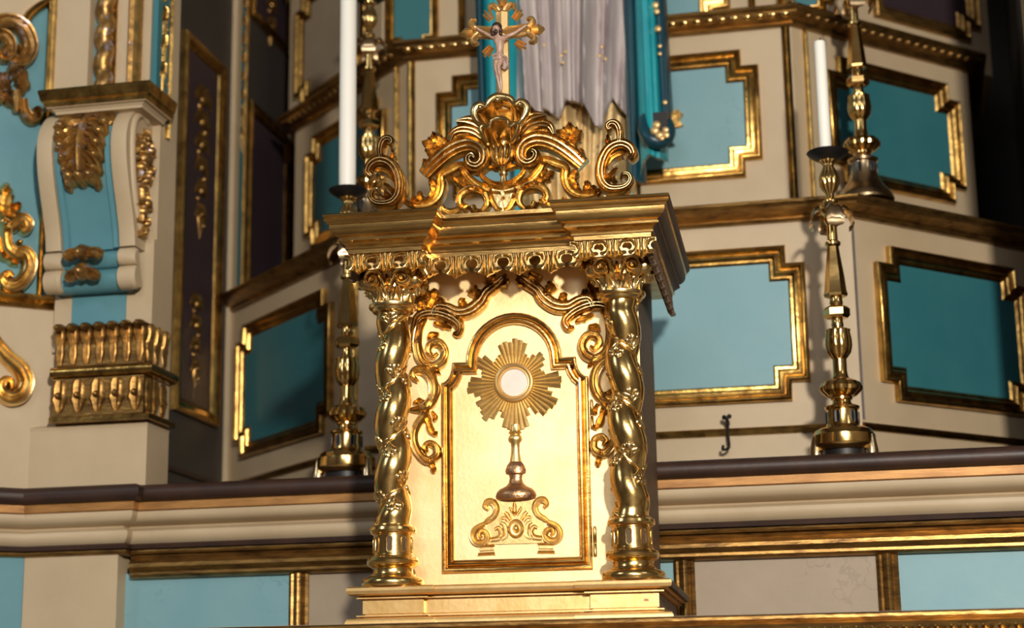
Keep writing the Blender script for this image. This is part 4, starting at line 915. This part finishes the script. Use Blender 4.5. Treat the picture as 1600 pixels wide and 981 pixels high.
# shells of the crest: hollow fluted cups with rolled, lobed rims
def cup(outline, base, hb, hd, hr, name, flutes, rimw):
    P = catmull(outline, 5); n = len(P); mb = MB(); rows = []
    for i in range(15):
        t = i/14; row = []
        for j, q in enumerate(P):
            f = abs(math.sin(PI*flutes*j/(n-1))); x = base[0]+(q[0]-base[0])*t; z = base[1]+(q[1]-base[1])*t
            h = hb+(hr-hb)*max(0, (t-.72)/.28)**1.6-hd*math.sin(PI*min(1, t/.98)**1.3)+.010*f*math.sin(PI*t)
            row.append(FCr(x, z, h))
        rows.append(row)
    back = [[FCr(base[0]+(q[0]-base[0])*t, base[1]+(q[1]-base[1])*t, k) for q in P] for t, k in ((1.0, hr-.008), (.8, -hd-.008), (.3, -hd-.008), (0, -hd-.008))]
    ob = mb.grid(rows+back, False).build(name, 'gold', crest, 50)
    rim = MB(); Fr = lambda x, z, h: FCr(x, z, h+hr-.004)
    rim.ribbon([tuple(q) for q in P], rimw, .008, Fr, 'round', 1, back=.006); rim.build('shell_rim', 'gold', ob)
    return ob
def sym(pts):
    q = half(zc_(*pts)); q = [(x, z) for x, z in q]; return q+[(-x, z) for x, z in q[-2::-1]]
o1 = sym([(1025, 275), (985, 225), (962, 175), (972, 128), (1008, 106), (1042, 122), (1060, 108), (1085, 68), (1141, 42)])
c1 = half(zc_((1143, 335)))[0]
cup(o1, (0, c1[1]), .004, .052, .034, 'shell', 9, [.004, .0065, .0085, .0095, .009, .006, .005, .008, .0095, .008, .005, .006, .009, .0095, .0085, .0065, .004])
for q in ((1008, 128), (1141, 70)):
    p_ = half(zc_(q))[0]; mb = MB(); Fr = lambda x, z, h: FCr(x, z, h+.022)
    mb.boss(p_, .0095, .018, Fr)
    if q[0] < 1100: mb.boss((-p_[0], p_[1]), .0095, .018, Fr)
    mb.build('shell_curl', 'gold', crest)
o2 = sym([(1075, 420), (1040, 360), (1020, 310), (1040, 282), (1075, 300), (1092, 285), (1105, 245), (1146, 226)])
c2 = half(zc_((1146, 545)))[0]
cup(o2, (0, c2[1]), .014, .034, .048, 'shell', 7, [.003, .004, .0055, .006, .0045, .004, .0055, .0065, .0055, .004, .0045, .006, .0055, .004, .003])
ur = MB(); zq2 = lambda v: half(zc_((1150, v)))[0][1]
ur.add(*(lambda m: (m.v, m.f))(relief_lathe([(.020, zq2(400)), (.028, zq2(440)), (.026, zq2(490)), (.018, zq2(530)), (.010, zq2(560)), (.006, zq2(580)), (.009, zq2(592)), (.009, zq2(605)), (.006, zq2(620)), (.007, zq2(645)), (.0085, zq2(670))], FCr, 16, .9)))
for k in (-2, -1, 0, 1, 2): ur.ribbon([(k*.004, zq2(560)), (k*.009, zq2(510)), (k*.0105, zq2(430)), (k*.013, zq2(400))], [.002, .005, .0055, .003], [.010, .014, .012, .010], lambda x, z, h: FCr(x, z, h+.022*math.sqrt(max(0, 1-(x/.03)**2))), 'round', 4)
for s in (-1, 1): ur.ribbon([(s*.008, zq2(570)), (s*.024, zq2(545)), (s*.034, zq2(560))], [.005, .008, .003], .014, FCr, 'leaf', 4, lobes=2)
ur.build('crest_urn', 'gold', crest)
# corner scrolls
YW = -.165; FWg = FT(YW); zw = Z(550, 150, 4.904, YW); cxw = onY(788, 290, YW)[0]
W_ = lambda pts, w, h, sec='ridge', **k: (([(x-cxw+.008, z+.002) for x, z in zw(*pts)], [q*.80 for q in w], h, FWg, sec), dict(n=6, back=.012, **k))
pair('corner_scroll', 'gold', [
    W_([(165, 640), (135, 605), (160, 548), (225, 515), (300, 535), (352, 600), (378, 690), (368, 775), (325, 832), (262, 850), (195, 842), (158, 800), (170, 755), (212, 745), (232, 775)], [.007, .012, .015, .016, .016, .016, .016, .015, .014, .012, .011, .009, .008, .006, .003], [.020]+[.026]*13+[.018], 'acan'),
    W_([(200, 600), (225, 585), (290, 610), (330, 670)], [.005, .008, .008, .003], .020),
    W_([(250, 690), (300, 720), (330, 770), (310, 820)], [.004, .008, .008, .003], .022, 'leaf', lobes=3),
    W_([(255, 800), (280, 775), (275, 750)], [.004, .008, .003], .022, 'leaf'),
    W_([(218, 510), (215, 470), (205, 450)], [.005, .008, .003], .018, 'leaf', lobes=2),
    W_([(235, 510), (228, 430), (248, 368), (285, 348), (315, 365), (308, 395), (290, 390)], [.008, .011, .012, .011, .009, .007, .003], .022, 'acan'),
    W_([(300, 525), (322, 470), (315, 420)], [.006, .009, .003], .018, 'leaf', lobes=3)], crest)
# ================================================================== crucifix on the crest
YX = -.118; FX = FT(YX); zx = Z(700, 0, 4.0, YX)
cf = thing('crucifix', 'small gilded crucifix with painted figure standing on top of the tabernacle', 'crucifix', (onY(787, 162, YX)[0], YX, onY(787, 168, YX)[1]))
xc = onY(785, 60, YX)[0]; axis = onY(789, 160, YX)[0]
mb = MB()
pt = zx((345, 690), (342, 400), (338, 200), (338, 80))
mb.ribbon(pt, [.0140, .0138, .0135, .0135], .010, FX, 'roof', 2, back=.008)
mb.ribbon(zx((180, 197), (340, 205), (500, 182)), .0135, .010, FX, 'roof', 2, back=.008)
mb.ribbon(zx((170, 198), (340, 205), (510, 182)), .0095, .0135, FX, 'roof', 2, back=.008)
cross = mb.build('cross', 'plinth', cf, 25)
def fleur(tip, root, name):
    t, r = np.array(tip), np.array(root); d = t-r; L = np.linalg.norm(d); d = d/L; p = np.array([-d[1], d[0]])
    mb = MB(); mb.ribbon([tuple(r), tuple(r+d*L*.55), tuple(t)], [.006, .0125, .0015], [.012, .020, .008], FX, 'roof', 4, back=.006)
    for s in (-1, 1):
        mb.ribbon([tuple(r+p*s*.004-d*.010), tuple(r+p*s*.011-d*.002), tuple(r+p*s*.019+d*.004), tuple(r+p*s*.026+d*.001), tuple(r+p*s*.026-d*.009)], [.006, .0065, .0065, .005, .002], [.010, .012, .014, .012, .008], FX, 'round', 5, back=.006)
    mb.build(name, 'plinth', cross, 50)
f_ = lambda a, b: (zx(a)[0], zx(b)[0])
for a, b in (((78, 216), (160, 202)), ((604, 178), (525, 190)), ((338, -50), (338, 45))): fleur(*f_(a, b), 'fleur_end')
for k, (cxy, ang) in enumerate((((255, 130), 125), ((425, 115), 48), ((245, 305), 232), ((445, 295), 322))):
    c_ = np.array(zx(cxy)[0]); o_ = np.array(zx((338, 205))[0]); mb = MB()
    for j in (-1, 0, 1):
        a = math.radians(ang+j*7.5); d = np.array([math.cos(a), math.sin(a)]); l0, l1 = .038, (.064 if j == 0 else .059)
        mb.ribbon([tuple(o_+d*l0), tuple(o_+d*(l0+l1)/2), tuple(o_+d*l1)], [.0020, .0026, .0022], .007, FX, 'roof', 2, back=.003)
    mb.build('ray_bundle', 'plinth', cross, 30)
# figure: one continuous skinned body
def skinned(name, m, parent, verts, edges, radii, sub=2, root=0):
    me = bpy.data.meshes.new(name); me.from_pydata(verts, edges, []); o = bpy.data.objects.new(name, me); COL.objects.link(o)
    me.materials.append(M[m]); md = o.modifiers.new('skin', 'SKIN'); md.use_smooth_shade = True
    sv = me.skin_vertices[0].data
    for i, r in enumerate(radii): sv[i].radius = (r, r) if not hasattr(r, '__len__') else r; sv[i].use_root = (i == root)
    o.modifiers.new('sub', 'SUBSURF').levels = sub; o.modifiers['sub'].render_levels = sub
    dg = bpy.context.evaluated_depsgraph_get(); me2 = bpy.data.meshes.new_from_object(o.evaluated_get(dg)); o.modifiers.clear(); o.data = me2
    me2.materials.clear(); me2.materials.append(M[m]); me2.polygons.foreach_set('use_smooth', [True]*len(me2.polygons))
    attach(o, parent); return o
K = lambda u, v, h: (lambda q: (q[0], YX-.012-h, q[1]))(zx((u, v))[0])
V = [K(330, 385, .010), K(335, 345, .011), K(336, 300, .013), K(334, 268, .012), K(330, 240, .014), K(320, 215, .018),
     K(300, 262, .010), K(250, 232, .006), K(205, 205, .003), K(180, 188, .002), K(368, 258, .010), K(425, 228, .006), K(475, 190, .003), K(500, 170, .002),
     K(316, 405, .012), K(312, 455, .020), K(325, 520, .012), K(336, 580, .010), K(338, 605, .014),
     K(345, 402, .012), K(330, 452, .022), K(342, 520, .013), K(346, 578, .011), K(342, 600, .015)]
E_ = [(0, 1), (1, 2), (2, 3), (3, 4), (4, 5), (3, 6), (6, 7), (7, 8), (8, 9), (3, 10), (10, 11), (11, 12), (12, 13), (0, 14), (14, 15), (15, 16), (16, 17), (17, 18), (0, 19), (19, 20), (20, 21), (21, 22), (22, 23)]
r_ = [.0085, .0078, .0095, .0090, .0042, .0060, .0052, .0040, .0032, .0030, .0052, .0040, .0032, .0030, .0062, .0052, .0042, .0028, .0026, .0062, .0052, .0042, .0028, .0026]
skinned('carved_figure', 'flesh', cf, V, E_, r_)
hd = MB(); hc = K(318, 212, .018)
hd.ball(hc, .0098, 10, (.92, .95, 1.12)); hd.build('head', 'flesh', cf)
hm = MB(); hm.ball((hc[0]+.0006, hc[1]+.0022, hc[2]+.0042), .0110, 10, (1, 1, .95))
for dx, dy, dz, r in ((-.0088, -.001, -.004, .0042), (.0088, -.001, -.004, .0044), (-.0082, .001, -.010, .0040), (.0085, .001, -.011, .0044), (.0092, .002, -.017, .0036), (0, -.0062, -.0088, .0042)):
    hm.ball((hc[0]+dx, hc[1]+dy, hc[2]+dz), r, 6, (1, 1, 1.3))
hm.build('hair_and_beard', 'hair', cf)
nz_ = MB(); nz_.ball((hc[0], hc[1]-.0098, hc[2]-.0008), .0016, 5, (1, 1.2, 1.8)); nz_.build('nose', 'flesh', cf)
cl = MB(); FK = lambda x, z, h: (x, YX-.014-h, z)
cl.ribbon(zx((292, 385), (330, 378), (368, 392)), [.007, .008, .007], [.014, .020, .014], FK, 'ridge', 4, back=.01)
cl.ribbon(zx((300, 410), (330, 405), (360, 402)), [.009, .010, .008], [.014, .019, .014], FK, 'chan', 4, back=.01)
cl.ribbon(zx((362, 385), (372, 420), (358, 450)), [.004, .006, .003], [.012, .012, .008], FK, 'ridge', 4, back=.006)
cl.build('loincloth', 'cloth', cf)

# ================================================================== candlesticks
def candlestick(label, base, sc, pan=True, bell=False):
    """turned brass candlestick read from the one standing right of the tabernacle; base on the shelf, sc scales it"""
    t = thing('candlestick', label, 'candlestick', base, 'brass altar candlesticks', bg=True)
    u0 = 1306; yb0 = .05
    zpx = lambda v: (onB(u0, v, yb0)[1]-.2625)*sc
    k = (onB(u0+1, 500, yb0)[0]-onB(u0, 500, yb0)[0])*sc
    pr = lambda *q: [(r*k, zpx(v)) for r, v in q]
    X, Y, Z0 = base
    def L(name, prof, m='brass', n=24, mod=None, parent=t, smooth=32):
        return MB().lathe(prof, base, n, mod).build(name, m, parent, smooth)
    b = L('base', pr((44, 706), (46, 703), (49, 700), (50, 696), (49, 682), (46, 678), (44, 674), (38, 671), (30, 669), (26, 666), (24, 655), (24, 642), (27, 640), (27.5, 637), (24, 635), (16, 633), (15, 630)))
    if bell:
        bpy.data.objects.remove(b)
        b = L('base', pr((52, 716), (53, 712), (50, 705), (46, 699), (38, 690), (30, 678), (25, 664), (23, 650), (23, 643), (27, 640), (28, 636), (24, 634), (16, 633), (15, 630)), 'brassw')
    for i in range(0 if bell else 3):
        a = (200, 335, 90)[i]*PI/180; c_ = (X+46*k*math.cos(a), Y+46*k*math.sin(a))
        f = MB(); f.lathe([(9*k, 0), (11*k, .003*sc), (10*k, zpx(706)), (8*k, zpx(697)+.002), (5*k, zpx(684))], (c_[0], c_[1], Z0), 10); f.build('foot', 'brassw', b)
    if not bell: L('under_base_shade', [(40*k, 0), (40*k, zpx(705))], 'metal_and_shade', parent=b)  # black cylinder stands in for the shadow under the base
    for i in range(6):
        a = 2*PI*i/6+.2; Fd = lambda u, z, h: (X+(24.5*k+h)*math.cos(a+u/(24*k)), Y+(24.5*k+h)*math.sin(a+u/(24*k)), z)
        m_ = MB(); m_.ribbon([(0, Z0+zpx(663)), (0, Z0+zpx(654)), (0, Z0+zpx(645))], [4*k, 5*k, 4*k], 2*k, Fd, 'chan', 3, back=1*k); m_.build('base_slot_shade', 'metal_and_shade', b)  # black insert stands in for the dark inside an open slot
    L('stem', pr((15, 633), (14, 627), (17, 625), (17, 622), (13, 620), (13, 596), (14, 592), (12, 588), (11, 580), (11, 562), (9, 560), (9, 512), (10, 508), (9, 504), (9, 478), (11, 474), (10, 470), (10, 464)))
    L('lobed_knop', pr((14, 622), (24, 620), (33, 612), (34, 606), (30, 599), (22, 595), (14, 593)), mod=lambda a, z: .90+.10*abs(math.cos(4*a))**.6, n=48)
    L('tulip_knop', pr((10, 563), (13, 560), (19, 552), (21.5, 541), (21, 530), (19, 520), (20, 516), (16, 516), (9, 519)), mod=lambda a, z: .88+.12*abs(math.cos(3*a))**.5, n=48)
    L('hexagonal_knop', pr((9, 499), (17, 498), (21, 494), (21, 484), (17, 480), (9, 479)), n=6, smooth=20)
    L('tapered_shaft', pr((10, 466), (18, 464), (19, 460), (17.5, 455), (15, 430), (11.5, 405), (10, 394), (9, 384)), n=6, smooth=20)
    L('upper_stem', pr((9, 386), (12.5, 383), (12.5, 379), (8.5, 376), (8, 352), (11, 348), (12, 345), (11, 338), (16, 333), (17, 327), (13, 320), (12, 317), (12, 314), (7, 310), (6, 304)))
    for i in range(4):
        a = 2*PI*i/4+PI/4-.55; m_ = MB(); rows = []
        pts = catmull([(10, 326), (20, 324), (29, 331), (34, 343), (33, 353), (28, 358)], 4)
        ws = np.interp(np.linspace(0, 1, len(pts)), [0, .3, .6, .85, 1], [8, 13, 15, 12, 4])
        for (rr_, vv), w_ in zip(pts, ws):
            rows.append([(X+(rr_*math.cos(a)-w_*s*math.sin(a))*k, Y+(rr_*math.sin(a)+w_*s*math.cos(a))*k, Z0+zpx(vv)-(.35*w_*k*s*s)-(d_*5*k)) for s, d_ in ((-1, 0), (-.5, -.8), (0, -.2), (.5, -.8), (1, 0), (.5, .7), (0, 1), (-.5, .7))])
        m_.grid(rows, True, True).build('petal', 'brassw', t)
    L('vase_knop', pr((6, 305), (8, 301), (13, 296), (16.5, 287), (16.5, 278), (13, 268), (9, 261), (9, 257), (14, 253), (15, 249), (13, 246)), mod=lambda a, z: .86+.14*abs(math.cos(4*a))**.6, n=48)
    if pan: L('drip_pan', pr((12, 251), (20, 249), (31, 242), (34, 238), (33, 237), (20, 244), (6, 246)), 'metal_and_shade', 32)
    return t, k, zpx
cb = .05
xr_, xl_ = onB(1308, 500, cb)[0], onB(543, 500, cb)[0]
cR, kR, zR = candlestick('brass candlestick with slim white candle, right of the tabernacle on the dark shelf', (xr_, cb, .2630), 1.0)
cL, kL, zL = candlestick('brass candlestick with thick candle, left of the tabernacle, half hidden by its column', (xl_, cb, .2630), 1.0)
def candle(label, base, r, top):
    o = thing('candle', label, 'candle', base, 'white altar candles', bg=True)
    n = 24; x, y, z = base; h = top-z
    MB().lathe([(r*.98, 0), (r*1.02, h*.1), (r, h-.006), (r*.93, h-.001), (r*.5, h+.0005), (r*.15, h-.002)], base, n).build('wax_body', 'wax', o, 40)
    tube(MB(), [(x, y, top-.004), (x+.001, y, top+.004), (x+.003, y, top+.010)], .0012, 6, up=(0, 1, 0)).build('wick', 'metal_and_shade', o)
zc0 = .2630+zR(246)
candle('slim white candle in the right-hand candlestick before the blue panels', (xr_-.004, cb, zc0), 9.8*kR, onB(1292, 64, cb)[1])
candle('thick white candle left of the small crucifix, running out of the picture', (xl_-.003, cb, zc0), 14.6*kR, onB(525, -60, cb)[1])
yr = .40
for px, lab in ((1342, 'smaller brass candlestick on the lowest throne tier, right, behind the slim candle'), (577, 'smaller brass candlestick on the lowest throne tier, left, behind the thick candle')):
    xq = onB(px, 150, yr)[0]
    scq = 1.05*(onB(1342, 8, yr)[1]-.951)/((onB(1306, 328, .05)[1]-.2625))
    candlestick(lab, (xq, yr, .9515), scq, True, True)

# ================================================================== statue on the lowest throne tier (only its robes are in the picture)
yS = .44; sX = onB(893, 150, yS)[0]
st = thing('statue', 'statue in mauve robe and turquoise mantle standing behind the tabernacle crest', 'statue', (sX, yS, .952), bg=True)
def sx_(px, py=150): return onB(px, py, yS-.09)[0]
def sz(py): return onB(900, py, yS-.09)[1]
rn = random.Random(11)
zt_s, zb_s = 1.95, sz(190)
def robe_rows(x0f, x1f, z0, z1, amp, nf, seed, yfront, bulge, n=90, m=46, hem=None):
    rr_ = random.Random(seed); F_ = [(rr_.uniform(.5, 1.3)*nf*(i+1)/2.2, rr_.uniform(0, 6.28), rr_.uniform(-1.6, 1.6), 1/(1+.45*i)) for i in range(5)]
    rows = []
    for i in range(m+1):
        t = i/m; row = []
        for j in range(n+1):
            s = j/n; zz0 = z0+(hem(s) if hem else 0); z = z1+(zz0-z1)*t
            x = x0f(z)+(x1f(z)-x0f(z))*s
            f = sum(a*(1-abs(math.sin((fr*(s-.5)*(1+.35*(t-.5))+ph/6+kk*.12*(1-t))*PI)))**1.3 for fr, ph, kk, a in F_)/2.2
            y = yfront-bulge*math.sqrt(max(0, 1-(2*s-1)**2))-amp*f*(.5+.5*t)*min(1, 6*s, 6*(1-s))
            row.append((x, y, z))
        rows.append(row)
    return rows
def shell_mesh(rows, thick=.02):
    mb = MB(); back = [[(x, y+thick, z) for x, y, z in r] for r in rows]
    mb.grid(rows, False); k = len(mb.v); mb.grid(back, False, flip=True)
    n = len(rows[0]); m = len(rows)
    for j in range(n-1):
        mb.f.append((j, j+k, j+1+k, j+1)); a = (m-1)*n+j; mb.f.append((a+1, a+1+k, a+k, a))
    for i in range(m-1):
        a = i*n; mb.f.append((a+n, a+n+k, a+k, a)); b = i*n+n-1; mb.f.append((b, b+k, b+n+k, b+n))
    return mb
xl0, xr0 = sx_(800), sx_(985)
widen = lambda z: .10*max(0, (z-1.40))*0
hemf = lambda s: float(np.interp(s, [0, .16, .22, .30, .36, .44, .50, .60, .65, .72, .78, .84, .92, 1], [-.03, -.02, .045, .040, .030, .010, .050, .052, .020, -.02, -.015, .060, .030, -.01]))+.006*math.sin(s*40)
ROBE = robe_rows(lambda z: sx_(792)-.01, lambda z: sx_(982)+.01, sz(190), zt_s, .115, 4.6, 21, yS+.005, .075, n=140, hem=hemf)
shell_mesh(ROBE).build('robe', 'robe', st, 70)
shell_mesh(robe_rows(lambda z: sx_(800), lambda z: sx_(980), .956, sz(90), .030, 7, 9, yS+.018, .070, m=24)).build('underskirt', 'hem', st, 60)
# mantle: left fall, right fall, dark turned edges
def fall(name, m, x0, x1, zlow, seed, y, bulge, amp, nf, hem=None): return shell_mesh(robe_rows(x0, x1, zlow, zt_s, amp, nf, seed, y, bulge, n=40, hem=hem)).build(name, m, st, 60)
fall('mantle_left_fall', 'mantle', lambda z: sx_(752)-.02*(z-1.3), lambda z: sx_(800)+.01, sz(205), 3, yS-.030, .055, .018, 3)
fall('mantle_border', 'navy', lambda z: sx_(742)-.02*(z-1.3), lambda z: sx_(757)-.02*(z-1.3), sz(200), 5, yS-.040, .030, .004, 2)
fall('mantle_right_fall', 'mantle', lambda z: sx_(992), lambda z: sx_(1034)-.02*(z-1.3), sz(282), 8, yS-.035, .065, .016, 2.6, lambda s: .02*math.sin(s*5)+.07*s)
fall('mantle_lining', 'navy', lambda z: sx_(972), lambda z: sx_(1000), sz(285), 6, yS-.030, .030, .010, 2)
fall('mantle_border', 'navy', lambda z: sx_(1028)-.02*(z-1.3), lambda z: sx_(1046)-.02*(z-1.3), sz(200), 7, yS-.045, .040, .006, 2)
kq = lambda u, v, y: (lambda q: (q[0], y, q[1]))(onB(u, v, y))
tube(MB(), [kq(1004, 184, yS-.10), kq(1006, 204, yS-.12), kq(1018, 218, yS-.125), kq(1036, 220, yS-.115), kq(1046, 206, yS-.10), kq(1046, 190, yS-.08)], [.010, .016, .020, .020, .016, .010], 10, up=(0, 1, 0)).build('mantle_turnback', 'navy', st, 60)
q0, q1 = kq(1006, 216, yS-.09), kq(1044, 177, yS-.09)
MB().box((q0[0], yS-.105, q0[2]), (q1[0], yS-.03, q1[2])).build('mantle_hollow_shade', 'metal_and_shade', st)  # black box stands in for the shade inside the fold
sb = MB(); rnd = random.Random(5)
def stud(px, py, r): yy = yS-.090 if py < 190 else yS-.145; q = onB(px, py, yy); m_ = MB().ball((q[0], yy, q[1]), r, 6, (1, .6, 1)); m_.build('gilt_stud', 'hem', st)
for px, py, r in ((1024, 8, .010), (1026, 18, .009), (1028, 45, .010), (1031, 72, .006), (1031, 84, .006), (1039, 160, .007), (1040, 178, .007), (1026, 195, .011), (1023, 204, .012), (1030, 211, .011), (1040, 203, .009), (1041, 211, .009), (1034, 216, .007)): stud(px, py, r)
RV = np.array([p for r in ROBE for p in r])
for px, py in ((876, 87), (883, 81), (880, 99), (850, 70), (937, 87), (946, 92), (940, 73)):
    yy = yS-.10
    for _ in range(4): q = onB(px, py, yy); yy = RV[np.argmin((RV[:, 0]-q[0])**2+(RV[:, 2]-q[1])**2), 1]
    MB().ball((q[0], yy-.001, q[1]), .0055, 5, (1, .6, 1)).build('gilt_star', 'hem', st)
lf_ = MB(); q = [onB(a, b, yS-.05) for a, b in ((1045, 185), (1056, 172), (1068, 180), (1062, 190), (1068, 198), (1054, 202))]; lf_.plate([q[::-1]], lambda x, z, h: (x, yS-.05-h, z), .012); lf_.build('gilt_tassel', 'oldgold', st)
bk = [[(sX+.155*math.cos(a)*(1 if z < 1.5 else 1-.3*(z-1.5)), yS+.03+.07*math.sin(a), z) for a in [PI*i/12 for i in range(13)]] for z in (.956, 1.2, 1.5, 1.8, 1.95)]
MB().grid(bk+[[(p[0], yS-.01, p[2]) for p in r] for r in bk[::-1]], False).build('mantle_back', 'mantle', st, 60)
